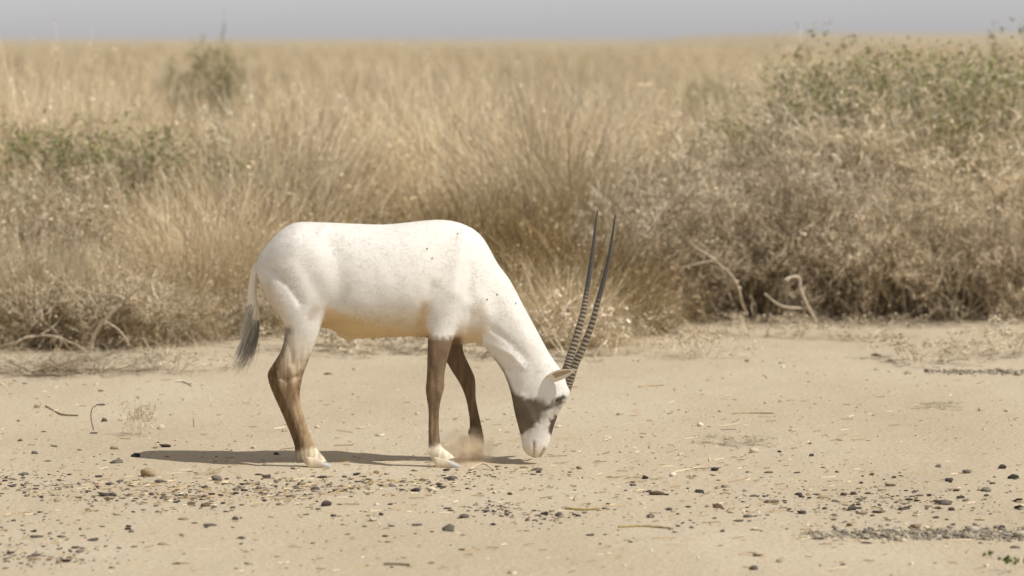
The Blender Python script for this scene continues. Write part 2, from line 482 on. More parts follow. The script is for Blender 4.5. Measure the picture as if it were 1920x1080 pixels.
# coat colours
n1 = vnoise(qx * .05, qy * .05, 21); n2 = vnoise(qx * .2, qy * .2, 22); n3 = vnoise(qx * .5, qy * .5, 23)
WHITE = np.array([.775, .75, .70]); CREAM = np.array([.72, .60, .42]); YEL = np.array([.60, .43, .21])
BROWN = np.array([.150, .095, .050]); DARK = np.array([.070, .045, .028]); TAN = np.array([.36, .25, .145])
C = np.tile(WHITE, (nV, 1)) * (1 + .05 * n1[:, None] + .04 * n3[:, None])
def lay(C, mask, colour, k=1.0):
    m = np.clip(mask * k, 0, 1)[:, None]
    return C * (1 - m) + np.asarray(colour) * m
jx = qx + 5 * n2 + 3 * n3; jy = qy + 7 * n2 + 4 * n3
under = sstep(-.15, -.75, NRM[:, 2])
trunkm = ((qy < 645) & (qx > 600) & (qx < 905)).astype(float)
C = lay(C, under * trunkm * sstep(560, 620, qy), YEL, .62)                                  # yellower where the belly faces down
C = lay(C, soft_poly(jx, jy, [(612, 575), (700, 604), (800, 618), (830, 640), (606, 640)], 9), CREAM, .55)
C = lay(C, soft_poly(jx, jy, [(612, 576), (645, 590), (705, 612), (790, 626), (800, 636), (655, 645), (600, 616)], 7), YEL * 1.1, .62)
C = lay(C, np.exp(-(seg_dist(qx, qy, [(798, 575), (788, 610), (802, 628)]) / 11) ** 2), YEL, .55)
C = lay(C, np.exp(-(seg_dist(qx, qy, [(860, 636), (885, 630), (905, 618)]) / 12) ** 2), YEL, .45)
C = lay(C, np.exp(-(seg_dist(qx, qy, [(900, 580), (896, 588)]) / 9) ** 2), CREAM, .5)
C = lay(C, np.exp(-(seg_dist(qx, qy, [(500, 540), (520, 580), (534, 610)]) / 14) ** 2), CREAM, .55)
C = lay(C, np.exp(-(seg_dist(qx, qy, [(584, 592), (592, 580)]) / 9) ** 2), TAN, .45)
# hind legs
hl = (qx < 626) & (qy > 585)
C = lay(C, hl * sstep(600, 690, jy + .35 * (560 - qx)), CREAM * .8, .9)
C = lay(C, hl * sstep(650, 725, jy + .45 * (545 - qx)), TAN * .92, .9)
C = lay(C, hl * np.exp(-(seg_dist(jx, jy, [(540, 618), (525, 668), (512, 700), (522, 735), (546, 795), (560, 835)]) / 7) ** 2), BROWN, .75)
C = lay(C, hl * np.exp(-(seg_dist(jx, jy, [(583, 668), (566, 706), (560, 735)]) / 7) ** 2), BROWN, .7)
C = lay(C, hl * np.exp(-(seg_dist(qx, qy, [(524, 702), (530, 722)]) / 4) ** 2), CREAM * .8, .5)
C = lay(C, hl * np.exp(-(seg_dist(qx, qy, [(553, 700), (548, 690)]) / 5) ** 2), CREAM * .8, .4)
C = lay(C, hl * (P[:, 1] > .06) * sstep(640, 700, qy), BROWN * 1.15, .75)
C = lay(C, hl * sstep(836, 850, jy + .3 * (qx - 575)), np.array([.70, .60, .44]), .95)
# fore legs
fl = (qx > 780) & (qx < 925) & (qy > 622)
nearleg = fl & (P[:, 1] < .02) & (qx < 872)
farleg = fl & (P[:, 1] >= .02)
C = lay(C, nearleg * sstep(624, 640, jy) * sstep(872, 860, qx), BROWN * 1.15 + .02 * n2[:, None], .95)
C = lay(C, nearleg * np.exp(-(seg_dist(qx, qy, [(814, 640), (818, 670), (812, 720), (811, 820)]) / 4) ** 2) * sstep(640, 660, qy), TAN, .45)
C = lay(C, nearleg * sstep(830, 842, jy + .2 * (qx - 812)), np.array([.76, .68, .53]), .97)
C = lay(C, np.exp(-(((qx - 840) / 17) ** 2 + ((qy - 619) / 9) ** 4)) * (P[:, 1] < 0), WHITE, .9)
C = lay(C, farleg * sstep(634, 646, jy), BROWN * .95, .97)
C = lay(C, farleg * sstep(808, 824, jy), TAN * 1.25, .8)
# head markings
cheek = [(948, 722), (965, 736), (985, 745), (1003, 747), (1018, 749), (1025, 759), (1031, 760), (1041, 752), (1050, 744), (1058, 740), (1061, 745), (1052, 762), (1042, 761), (1028, 771), (1019, 779), (1012, 790), (995, 805), (978, 818), (955, 805), (940, 760)]
hd = (qx > 925) & (qy > 660)
ex = qx + 2 * n3 + 5 * n2; ey = qy + 2.5 * n3 + 7 * n2
C = lay(C, hd * soft_poly(ex, ey, cheek, 7), np.array([.125, .092, .066]) * (1 + .5 * n1[:, None]), .95)
C = lay(C, hd * soft_poly(ex, ey, [(1046, 778), (1031, 786), (1027, 800), (1030, 812), (1036, 822), (1052, 800)], 3), DARK, .95)
C = lay(C, np.exp(-(seg_dist(qx, qy, [(926, 676), (940, 694), (952, 718), (960, 742)]) / 4.5) ** 2), DARK, .85)      # throat line
C = lay(C, hd * np.exp(-(seg_dist(qx, qy, [(1001, 829), (1000.5, 857)]) / 2.2) ** 2), BROWN * 1.4, .85)
C = lay(C, hd * np.exp(-(seg_dist(qx, qy, [(1021, 842), (1013, 856)]) / 3.0) ** 2), DARK, .9)
C = lay(C, hd * sstep(822, 850, qy), CREAM, .55)
C = lay(C, hd * np.exp(-(seg_dist(qx, qy, [(1044, 750), (1057, 744)]) / 3.5) ** 2), np.array([.02, .015, .012]), .9)
legz = sstep(640, 680, qy) * (qx < 925)
C = C * (1 + legz * (.55 * vnoise(qx * .28, qy * .035, 51) + .35 * vnoise(qx * .5, qy * .12, 52)))[:, None]
set_col(body_me, np.clip(C, .01, .9))
body = obj('body', body_me, M_FUR, oryx)
print('body verts', nV)

# short coat: single-triangle hairs lying along the coat's flow
body_me.calc_loop_triangles()
T = np.empty(len(body_me.loop_triangles) * 3, np.int32); body_me.loop_triangles.foreach_get('vertices', T); T = T.reshape(-1, 3)
a_, b_, c_ = P2[T[:, 0]], P2[T[:, 1]], P2[T[:, 2]]
area = np.linalg.norm(np.cross(b_ - a_, c_ - a_), axis=1)
NH = 110000
pick = rng.choice(len(T), NH, p=area / area.sum())
u, v = rng.random(NH), rng.random(NH); fl_ = u + v > 1; u[fl_] = 1 - u[fl_]; v[fl_] = 1 - v[fl_]
root = a_[pick] + (b_[pick] - a_[pick]) * u[:, None] + (c_[pick] - a_[pick]) * v[:, None]
hn = NRM[T[pick, 0]]; hc = C[T[pick, 0]]
rx_, ry_ = profile_px(root)
flow = np.stack([np.where(rx_ < 900, -1.0, -.45), np.zeros(NH), np.where(rx_ < 900, -.35, .35)], 1)
onhead = (ry_ > 700) & (rx_ > 940); flow[onhead] = (-.1, 0, -1.0)
onleg = (ry_ > 610) & (rx_ < 925); flow[onleg] = (0, 0, -1.0)
flow += rng.normal(0, .35, (NH, 3))
flow -= hn * (flow * hn).sum(1)[:, None]
flow /= np.linalg.norm(flow, axis=1)[:, None] + 1e-9
ln = rng.uniform(.006, .013, NH); ln[onhead] *= .5; ln[onleg] *= .6
ln *= 1 + .5 * ((rx_ < 560) & (ry_ < 600))
lift = rng.uniform(.08, .32, NH)
hd_ = flow + hn * lift[:, None]
wd = np.cross(flow, hn) * rng.uniform(.0006, .0011, NH)[:, None]
HV = np.stack([root - hn * .001 - wd, root - hn * .001 + wd, root + hd_ * ln[:, None]], 1).reshape(-1, 3)
HF = np.arange(NH * 3).reshape(-1, 3)
HC = np.repeat(np.clip(hc * rng.uniform(.96, 1.06, NH)[:, None], .01, .92), 3, 0)
coat = obj('coat', mesh_np('coat', HV, HF, HC), M_HAIR, oryx)
coat['kind'] = 'stuff'

# tube with per-ring radius, used for horns, tail, sticks
def tube(pts, rad, n=10, flat=1.0, flatdir=None, closed_tip=True):
    pts = np.asarray(pts, float); m = len(pts)
    tan = np.gradient(pts, axis=0); tan /= np.linalg.norm(tan, axis=1)[:, None] + 1e-12
    ref = np.array([0, 1.0, 0]) if flatdir is None else np.asarray(flatdir, float)
    if abs(tan[0] @ ref) > .95: ref = np.array([1.0, 0, 0])
    V = []
    for i in range(m):
        s = np.cross(tan[i], ref); s /= np.linalg.norm(s) + 1e-12; q = np.cross(s, tan[i])
        for k in range(n):
            t = 2 * math.pi * k / n
            V.append(pts[i] + rad[i] * (s * math.cos(t) + q * math.sin(t) * flat))
    F = [(i * n + k, i * n + (k + 1) % n, (i + 1) * n + (k + 1) % n, (i + 1) * n + k) for i in range(m - 1) for k in range(n)]
    V = np.array(V); c0 = len(V)
    V = np.vstack([V, pts[0], pts[-1]])
    Q = np.array(F)
    tri = [(c0, (k + 1) % n, k, k) for k in range(0)]
    return V, Q

def bez(pts, n):
    """smooth polyline through points"""
    return np.array(resample(pts, max(2, n // (len(pts) - 1))))

def make_horn(line, lat0, lat1, w0):
    m = len(line)
    pts = [lp(x, y, lat0 + (lat1 - lat0) * i / (m - 1)) for i, (x, y) in enumerate(line)]
    pts = bez(pts, 240); K = len(pts)
    s = np.linspace(0, 1, K)
    r = w0 * (1 - s) ** .62 * (1 - .15 * s) + .0012
    rings = 27
    ph = s / .60 * rings
    saw = (ph % 1.0)
    prof = np.where(saw < .7, saw / .7, (1 - saw) / .3)
    on = sstep(.62, .50, s)
    rr = r * (1 + on * (.20 * prof - .08))
    V, F = tube(pts, rr, 16)
    col_r = np.array([.36, .30, .21]); col_g = np.array([.040, .033, .026]); col_t = np.array([.070, .066, .060])
    cc = (col_g + (col_r - col_g) * np.clip(prof * 1.3 - .2, 0, 1)[:, None]) * on[:, None] + col_t * (1 - on[:, None])
    cc = np.repeat(cc, 16, 0); cc = np.vstack([cc, cc[:1], cc[-1:]])
    o = obj('horn', mesh_np('horn', V, F, cc, True), M_HORN, oryx)
    return o
h_near = make_horn([(1060, 735), (1068, 714), (1079, 682), (1094.5, 648), (1110, 607), (1121, 566), (1132, 525), (1142, 481), (1148.6, 440), (1154, 402)], -.022, -.085, .0172)
h_far = make_horn([(1050, 722), (1062, 692), (1071, 663), (1082.5, 625.6), (1093, 588), (1099, 553), (1105.5, 512), (1112, 468), (1117, 421), (1121, 392)], .022, .10, .0172)
h_near['label'] = 'horn on the sunlit near side'; h_far['label'] = 'horn on the far side'

# ears: cupped leaves
def make_ear(lat, out):
    L = 26; Wn = 12; V = []; CC = []
    base = lp(1026, 709, lat); tip = lp(1086, 693, lat + out)
    axis = tip - base; ln_ = np.linalg.norm(axis); axis /= ln_
    up = np.array([0.12, 0, 1.0]); up -= axis * (up @ axis); up /= np.linalg.norm(up)
    outv = np.cross(axis, up); outv *= np.sign(outv[1] * out)
    cdir = -.72 * up + .70 * outv; sdir = np.cross(axis, cdir)
    for layer in (0, 1):
        for i in range(L + 1):
            t = i / L
            half = .0265 * (math.sin(math.pi * min(1, t * .80 + .2)) ** .8) * (1 - t ** 3.2) + .0008
            curl = 1.25 * (1 - .6 * t)
            for k in range(Wn + 1):
                a = (k / Wn - .5) * 2
                ang = a * curl
                off = sdir * (math.sin(ang) / curl * half * 1.15) + cdir * ((1 - math.cos(ang)) * half * .9)
                off = off + cdir * (.0035 * (1 - abs(a)) if layer else 0)
                V.append(base + axis * (t * ln_) + off + up * (.006 * math.sin(t * 3.1)))
                if layer == 0:
                    CC.append(np.array([.72, .68, .60]) * (1 - .15 * t))
                else:
                    CC.append(np.array([.40, .32, .23]) if abs(a) < .45 and .2 < t < .75 else np.array([.78, .73, .63]))
    n = Wn + 1; F = []
    for layer in (0, 1):
        o_ = layer * (L + 1) * n
        for i in range(L):
            for k in range(Wn):
                q = (o_ + i * n + k, o_ + i * n + k + 1, o_ + (i + 1) * n + k + 1, o_ + (i + 1) * n + k)
                F.append(q if layer == 0 else q[::-1])
    o1 = (L + 1) * n
    for i in range(L):
        for k in (0, Wn):
            F.append((i * n + k, (i + 1) * n + k, o1 + (i + 1) * n + k, o1 + i * n + k))
    return obj('ear', mesh_np('ear', V, F, CC, True), M_FUR, oryx)
make_ear(-.048, -.078)
make_ear(.055, .078)

# eyes
def make_eye(px, py, lat):
    bm = bmesh.new(); bmesh.ops.create_uvsphere(bm, u_segments=20, v_segments=12, radius=.0125)
    me = bpy.data.meshes.new('eye'); bm.to_mesh(me); bm.free()
    set_col(me, np.tile([.012, .009, .007], (len(me.vertices), 1)))
    me.polygons.foreach_set('use_smooth', np.ones(len(me.polygons), bool))
    obj('eye', me, M_EYE, oryx, lp(px, py, lat))
make_eye(1049, 750, -.052)
make_eye(1046, 750, .066)

# hooves: two toes each
def make_hoof(px_heel, px_toe, py, lat, lift=0.0, tiltz=0.0):
    base = lp(px_heel, py, lat); end = lp(px_toe, py, lat); Lh = end[0] - base[0]
    Vs = []; Fs = []; Cs = []
    for sgn in (-1, 1):
        n = 14; m = 12; o_ = len(Vs)
        for i in range(m + 1):
            t = i / m
            h = .047 * (1 - max(0, (t - .35) / .65) ** 1.25 * .72)
            w = .0160 * (1 - max(0, (t - .6) / .4) ** 2.2 * .55)
            if i == 0: h *= .7; w *= .7
            cy = sgn * (.0165 - .004 * t)
            for k in range(n):
                a = 2 * math.pi * k / n
                s_, c_2 = math.sin(a), math.cos(a)
                z = h * .5 + h * .5 * (abs(s_) ** .55) * (1 if s_ > 0 else -1)
                Vs.append((base[0] + t * Lh + (.0 if s_ < 0 else -.012 * s_), lat + cy + w * (abs(c_2) ** .7) * (1 if c_2 > 0 else -1), max(0, z) + lift - .004))
                f = np.clip((t - .35) * 2.2, 0, 1) * .85
                Cs.append(np.array([.66, .56, .40]) * (1 - f) + np.array([.40, .41, .42]) * f)
        for i in range(m):
            for k in range(n):
                Fs.append((o_ + i * n + k, o_ + i * n + (k + 1) % n, o_ + (i + 1) * n + (k + 1) % n, o_ + (i + 1) * n + k))
        c1 = len(Vs); Vs.append((base[0] + Lh * 1.004, lat + sgn * .0125, .004 + lift)); Cs.append(np.array([.40, .41, .42]))
        c0 = len(Vs); Vs.append((base[0] - .002, lat + sgn * .0165, .018 + lift)); Cs.append(np.array([.6, .5, .36]))
        for k in range(n):
            Fs.append((o_ + m * n + k, o_ + m * n + (k + 1) % n, c1, c1)); Fs.append((o_ + (k + 1) % n, o_ + k, c0, c0))
    Fs = np.array(Fs)
    me = bpy.data.meshes.new('hoof')
    me.from_pydata([tuple(v) for v in Vs], [], [tuple(dict.fromkeys(f)) for f in Fs.tolist()])
    me.polygons.foreach_set('use_smooth', np.ones(len(me.polygons), bool)); set_col(me, np.array(Cs)); me.update()
    return obj('hoof', me, M_HOOF, oryx)
make_hoof(577, 621, 876, NEAR)
make_hoof(568, 610, 866, FAR)
make_hoof(816, 863, 871, NEAR)
make_hoof(886, 916, 858, FAR)

# tail: dock, then a long tuft of strands
dock = bez([lp(486, 497, 0), lp(477, 513, -.004), lp(473, 540, -.006), lp(474, 567, -.008), lp(477, 592, -.01), lp(475, 612, -.01)], 40)
tv, tf = tube(dock, np.interp(np.linspace(0, 1, len(dock)), [0, .25, .6, .85, 1], [.020, .0135, .019, .022, .008]), 14)
tail = obj('tail', mesh_np('tail', tv, tf, np.tile([.78, .71, .60], (len(tv), 1)), True), M_FUR, oryx)
NS = 1500; K = 6
tt = rng.random(NS)
rootp = np.array([np.interp(.62 + .38 * tt, np.linspace(0, 1, len(dock)), dock[:, j]) for j in range(3)]).T
phi = rng.uniform(0, 2 * math.pi, NS)
off = np.stack([np.cos(phi), np.sin(phi), np.zeros(NS)], 1) * .019
tipx = lp(456, 690, 0)[0]
lenS = rng.uniform(.07, .125, NS) + .09 * (tt > .6) * rng.random(NS)
white = (rng.random(NS) < 1.1 - .75 * tt) | ((off[:, 0] < -.004) & (rng.random(NS) < .55) & (tt < .75))
lenS[white] *= .85
SV = np.zeros((NS, K + 1, 2, 3)); wdir = np.stack([np.cos(rng.uniform(0, 3.14, NS)), np.sin(rng.uniform(0, 3.14, NS)), np.zeros(NS)], 1)
swing = rng.normal(-.10, .10, NS); splay = rng.normal(0, .10, NS)
for k in range(K + 1):
    t = k / K
    c = rootp + off * (1 + .6 * t - .9 * t * t) + np.stack([lenS * (swing * t + (-.22) * t * t) + .02 * off[:, 0], lenS * splay * t, -lenS * t], 1)
    wv = wdir * (.0011 * (1 - .75 * t))
    SV[:, k, 0] = c - wv; SV[:, k, 1] = c + wv
idx = np.arange(NS)[:, None] * (K + 1) * 2 + np.arange(K)[None, :] * 2
SF = np.stack([idx, idx + 1, idx + 3, idx + 2], -1).reshape(-1, 4)
SC = np.where(white[:, None], np.array([.72, .67, .58]), np.array([.33, .315, .29])) * rng.uniform(.6, 1.3, NS)[:, None]
SC = np.repeat(SC, (K + 1) * 2, 0)
tuft = obj('tuft', mesh_np('tuft', SV.reshape(-1, 3), SF, SC), M_HAIR, tail)
tuft['kind'] = 'stuff'; tuft['label'] = 'grey and white hair tuft'

# flies on the coat
def make_fly(px, py, where, rz):
    near = P2[:, 1] < 0
    i = np.argmin(np.where(near, (qx - px) ** 2 + (qy - py) ** 2, 1e9))
    bm = bmesh.new()
    for (x, y, z, sx, sy, sz) in ((-.0022, 0, .0014, .0032, .0017, .0015), (.0012, 0, .0016, .0018, .0016, .0015), (.0034, 0, .0014, .0011, .0013, .0011)):
        bmesh.ops.create_icosphere(bm, subdivisions=1, radius=1, matrix=Matrix.Translation((x, y, z)) @ Matrix.Diagonal((sx, sy, sz, 1)))
    for s in (-1, 1):
        v = [bm.verts.new(p) for p in ((.001, s * .0006, .0026), (-.0045, s * .0012, .0030), (-.0052, s * .0030, .0026), (-.001, s * .0026, .0026))]
        bm.faces.new(v if s > 0 else v[::-1])
    me = bpy.data.meshes.new('fly'); bm.to_mesh(me); bm.free(); set_col(me, np.tile([.03, .027, .025], (len(me.vertices), 1)))
    o = obj('fly', me, M_HOOF, None, ORG + P2[i] + NRM[i] * .001)
    o.rotation_euler = (Vector(NRM[i]).to_track_quat('Z', 'Y').to_matrix() @ Matrix.Rotation(rz, 3, 'Z')).to_euler(); o.scale = (.85, .85, .85)
    tag(o, 'tiny dark fly sitting on the white coat ' + where, 'fly', 'flies on the oryx')
for a_fly in ((812, 484, 'behind the oryx shoulder, the larger dark speck', .4), (800, 466, 'behind the oryx shoulder, above the other speck', 2.0), (857, 438, 'just below the oryx withers', 1.0),
              (932, 552, 'on the middle of the oryx neck', 2.6), (913, 561, 'at the base of the oryx neck', .2), (966, 569, 'near the crest of the oryx neck', 4.0)):
    make_fly(*a_fly)
# ------------------------------------------------------------------ dry vegetation
def blades(n, R, hmin, hmax, w, lean, bend, K=4, seed=0, cols=None, tipw=.25, spread_pow=.6, sun_tilt=0.0):
    """a tussock of n ribbon blades rising from a disc of radius R; returns V, F(quads), C"""
    r = np.random.default_rng(seed)
    az = r.uniform(0, 2 * math.pi, n); rad = R * r.random(n) ** spread_pow
    base = np.stack([rad * np.cos(az), rad * np.sin(az), np.full(n, -.02)], 1)
    H = r.uniform(hmin, hmax, n) * (1 - .35 * (rad / R) ** 2)
    az2 = az + r.normal(0, .9, n)
    th = np.abs(r.normal(lean, lean * .6, n)) * (.35 + .8 * rad / R)
    bd = np.abs(r.normal(bend, bend * .7, n))
    step = H / K
    p = base.copy(); pts = [p.copy()]
    for k in range(K):
        a = th + bd * ((k + .5) / K) ** 1.4
        d = np.stack([np.sin(a) * np.cos(az2) + sun_tilt, np.sin(a) * np.sin(az2), np.cos(a)], 1)
        p = p + d * step[:, None]; pts.append(p.copy())
        az2 = az2 + r.normal(0, .38, n)
    wa = r.uniform(0, 2 * math.pi, n)
    wd = np.stack([np.cos(wa), np.sin(wa), np.zeros(n)], 1) * (w * r.uniform(.6, 1.4, n))[:, None] * .5
    V = np.zeros((n, K + 1, 2, 3))
    for k in range(K + 1):
        f = 1 - (1 - tipw) * (k / K)
        V[:, k, 0] = pts[k] - wd * f; V[:, k, 1] = pts[k] + wd * f
    i0 = np.arange(n)[:, None] * (K + 1) * 2 + np.arange(K)[None, :] * 2
    F = np.stack([i0, i0 + 1, i0 + 3, i0 + 2], -1).reshape(-1, 4)
    cols = np.asarray(cols); ci = r.integers(0, len(cols), n)
    c = cols[ci] * r.uniform(.75, 1.2, n)[:, None]
    C = np.repeat(c, (K + 1) * 2, 0)
    return V.reshape(-1, 3), F, C, np.array(pts)

def chips(centers, size, r, cols, elong=2.2):
    """small leaf / seed-head quads scattered on given points"""
    n = len(centers)
    d = r.normal(0, 1, (n, 3)); d /= np.linalg.norm(d, axis=1)[:, None]
    e = np.cross(d, r.normal(0, 1, (n, 3))); e /= np.linalg.norm(e, axis=1)[:, None] + 1e-9
    s = size * r.uniform(.5, 1.5, n)[:, None]
    V = np.stack([centers - d * s * elong / 2, centers + e * s / 2, centers + d * s * elong / 2, centers - e * s / 2], 1).reshape(-1, 3)
    F = np.arange(n * 4).reshape(-1, 4)
    C = np.repeat(np.asarray(cols)[r.integers(0, len(cols), n)] * r.uniform(.7, 1.25, n)[:, None], 4, 0)
    return V, F, C

def join(parts):
    V = []; F = []; C = []; o = 0
    for v, f, c in parts:
        V.append(v); F.append(np.asarray(f) + o); C.append(c); o += len(v)
    return np.vstack(V), np.vstack(F), np.vstack(C)

ORD = ['first', 'second', 'third', 'fourth', 'fifth', 'sixth', 'seventh', 'eighth', 'ninth', 'tenth', 'eleventh', 'twelfth', 'thirteenth', 'fourteenth', 'fifteenth', 'sixteenth', 'seventeenth']
STRAW = [(0.713, 0.584, 0.384), (0.797, 0.677, 0.473), (0.629, 0.502, 0.315), (0.755, 0.646, 0.462), (0.566, 0.441, 0.265)]
SHADE_BROWN = [(.28, .195, .095), (.35, .255, .13), (.21, .145, .07), (.44, .34, .19)]  # brown grass with the shade inside the stand put into its colour
GREY = [(0.462, 0.384, 0.261), (0.357, 0.287, 0.187), (0.577, 0.492, 0.354), (0.263, 0.2, 0.123)]
PALE = [(0.713, 0.615, 0.462), (0.629, 0.533, 0.394), (0.797, 0.707, 0.551)]
OLIVE = [(.29, .30, .11), (.37, .37, .15), (.21, .24, .08), (.46, .43, .22)]
GREEN = [(.15, .20, .065), (.20, .25, .09), (.26, .29, .12)]

def grass_mesh(name, seed, n=1500, R=.38, h=(.55, 1.15), pal=STRAW, lean=.42, bend=.75, w=.0075, seeds=900):
    r = np.random.default_rng(seed)
    V, F, C, pts = blades(n, R, h[0], h[1], w, lean, bend, 5, seed, pal)
    tip = np.concatenate([pts[-1], pts[-2]])[r.integers(0, 2 * n, seeds)] + r.normal(0, .012, (seeds, 3))
    parts = [(V, F, C), chips(tip, .010, r, [np.array(c) * 1.1 for c in pal])]
    # broken short stuff at the foot
    V2, F2, C2, _ = blades(n // 3, R * 1.1, .1, .4, w, .9, .8, 3, seed + 50, [np.array(c) * .95 for c in pal])
    parts.append((V2, F2, C2))
    v, f, c = join(parts)
    return mesh_np(name, v, f, c)

def shrub_lines(seed, H, R, stems=10, kids=(7, 6, 5), gnarl=.22):
    """branching skeleton: list of (points array, level)"""
    r = np.random.default_rng(seed); out = []
    def grow(p, d, L, lvl, cap):
        K = (7, 6, 5, 4)[lvl]; pts = [p]
        for k in range(K):
            d = d + r.normal(0, gnarl * (.6 + .3 * lvl), 3); d[2] += (.05, .04, .05, .03)[lvl]
            d = d / np.linalg.norm(d)
            p = p + d * L / K
            if p[2] > cap * (1 + .08 * r.normal()): d[2] = -.25 * abs(d[2])
            if p[2] < .02: p[2] = .02 + .02 * r.random(); d[2] = abs(d[2])
            pts.append(p)
        pts = np.array(pts); out.append((pts, lvl))
        if lvl < 3:
            for _ in range(kids[lvl]):
                t = ((.25 + .75 * r.random()) if lvl == 0 else (.5 + .5 * r.random())) * K; i = min(int(t), K - 1)
                q = pts[i] + (pts[i + 1] - pts[i]) * (t - i)
                base = pts[min(i + 1, K)] - pts[i]; base /= np.linalg.norm(base)
                nd = base + r.normal(0, .65, 3); nd /= np.linalg.norm(nd)
                grow(q, nd, L * r.uniform(.38, .62), lvl + 1, cap * r.uniform(.9, 1.08))
    for s in range(stems):
        a = r.uniform(0, 2 * math.pi); rr = r.uniform(0, .12)
        tilt = r.uniform(.15, 1.15)
        d = np.array([math.cos(a) * math.sin(tilt) * R / H * 1.3, math.sin(a) * math.sin(tilt) * R / H * 1.3, math.cos(tilt)]); d /= np.linalg.norm(d)
        grow(np.array([rr * math.cos(a), rr * math.sin(a), -.03]), d, H * r.uniform(.6, .9), 0, H * r.uniform(.75, 1.22))
    return out

def lines_to_ribbons(lines, widths, pal, r):
    parts = []
    for lvl in sorted(set(l for _, l in lines)):
        ls = np.array([p for p, l in lines if l == lvl])          # (n, K+1, 3)
        n, K1, _ = ls.shape
        for cross in ((0, 1) if lvl < 2 else (0,)):
            wa = r.uniform(0, math.pi, n) + cross * math.pi / 2
            wd = np.stack([np.cos(wa), np.sin(wa), r.normal(0, .3, n)], 1)
            f = np.linspace(1, .45, K1)
            off = wd[:, None, :] * (widths[lvl] * f)[None, :, None] * .5
            V = np.stack([ls - off, ls + off], 2).reshape(-1, 3)
            i0 = np.arange(n)[:, None] * K1 * 2 + np.arange(K1 - 1)[None, :] * 2
            F = np.stack([i0, i0 + 1, i0 + 3, i0 + 2], -1).reshape(-1, 4)
            C = np.repeat(np.asarray(pal)[r.integers(0, len(pal), n)] * r.uniform(.75, 1.2, n)[:, None], K1 * 2, 0)
            parts.append((V, F, C))
    return parts

def make_shrub(name, seed, H, R, wood, twig, leaf=None, leaf_n=0, leaf_from=.0, stems=11, kids=(8, 6, 6), leaf_size=.014, dry_n=3500):
    """shrub: thing > branches (thick wood), twigs (fine spray), leaves"""
    r = np.random.default_rng(seed + 1000)
    lines = shrub_lines(seed, H, R, stems, kids)
    root = bpy.data.objects.new(name, None); COL.objects.link(root); root.empty_display_size = .2
    thick = []
    for p, l in lines:
        if l == 0:
            v, f = tube(p, np.linspace(.0125, .005, len(p)) * min(1.0, H) * (1 if H > .5 else .8), 6); thick.append((v, f, np.tile(np.asarray(wood)[r.integers(0, len(wood))], (len(v), 1))))
    br = [(p, l) for p, l in lines if l == 1]
    thick += lines_to_ribbons(br, {1: .010 * min(1.0, H * 1.3)}, wood, r)
    v, f, c = join(thick); obj('branches', mesh_np('branches', v, f, c), M_TWIG, root)
    fine = lines_to_ribbons([(p, l) for p, l in lines if l >= 2], {2: .0060 * min(1, H * 2), 3: .0042 * min(1, H * 2.5)}, twig, r)
    ends = np.vstack([p[1:] for p, l in lines if l >= 2])
    if dry_n:
        fine.append(chips(ends[r.integers(0, len(ends), dry_n)] + r.normal(0, .01, (dry_n, 3)), .010, r, twig))
    v, f, c = join(fine); o = obj('twigs', mesh_np('twigs', v, f, c), M_STRAW, root); o['kind'] = 'stuff'
    if leaf:
        ok = ends[ends[:, 2] > leaf_from * H]
        v, f, c = chips(ok[r.integers(0, len(ok), leaf_n)] + r.normal(0, .015 * min(1, H), (leaf_n, 3)), leaf_size, r, leaf)
        o = obj('leaves', mesh_np('leaves', v, f, c), M_LEAF, root); o['kind'] = 'stuff'
    return root

# prototypes -------------------------------------------------------
GR = [grass_mesh('straw_a', 101, 1900, .42, (.6, 1.2), STRAW, lean=.52, bend=1.0),
      grass_mesh('straw_b', 102, 1700, .36, (.5, 1.0), STRAW, lean=.7, bend=1.2),
      grass_mesh('straw_c', 103, 1700, .45, (.45, .9), SHADE_BROWN, lean=.5, bend=.8),
      grass_mesh('straw_d', 104, 1500, .34, (.7, 1.35), PALE + STRAW, lean=.4, bend=.8)]
for m_ in GR: m_.materials.append(M_STRAW)
LOOK = ['tall arching straw tussock', 'drooping straw tussock', 'shade-coloured brown tussock', 'pale upright tussock']
nfront = [0]
def put_grass(kind, x, y, s, sz, row, px):
    o = obj('grass_tussock', GR[kind]); o.location = (x, y, float(ground_z(x, y)) - .01)
    o.rotation_euler = (random.uniform(-.12, .12), random.uniform(-.12, .12), random.uniform(0, 6.28)); o.scale = (s, s, s * sz)
    if row == 0:
        where = 'in the front row, %s from the pile of dead branches' % (ORD[nfront[0]] if nfront[0] < 17 else 'last'); nfront[0] += 1
    else:
        zone = ('above the dead branches' if px < 330 else 'between dead branches and oryx rump' if px < 520 else 'behind the oryx back' if px < 900
                else 'behind the oryx neck and horns' if px < 1190 else 'behind the grey twiggy shrubs' if px < 1660 else 'behind the pale and olive shrubs')
        depth = 'just inside the stand' if row <= 2 else 'midway in the stand' if row <= 5 else 'far back in the stand'
        where = depth + ' ' + zone
    tag(o, LOOK[kind] + ' ' + where, 'grass', ('front row grass tussocks' if row == 0 else LOOK[kind] + 's ' + where)); return o

def xat(px, Y): return (px - 960) / FPX * Y

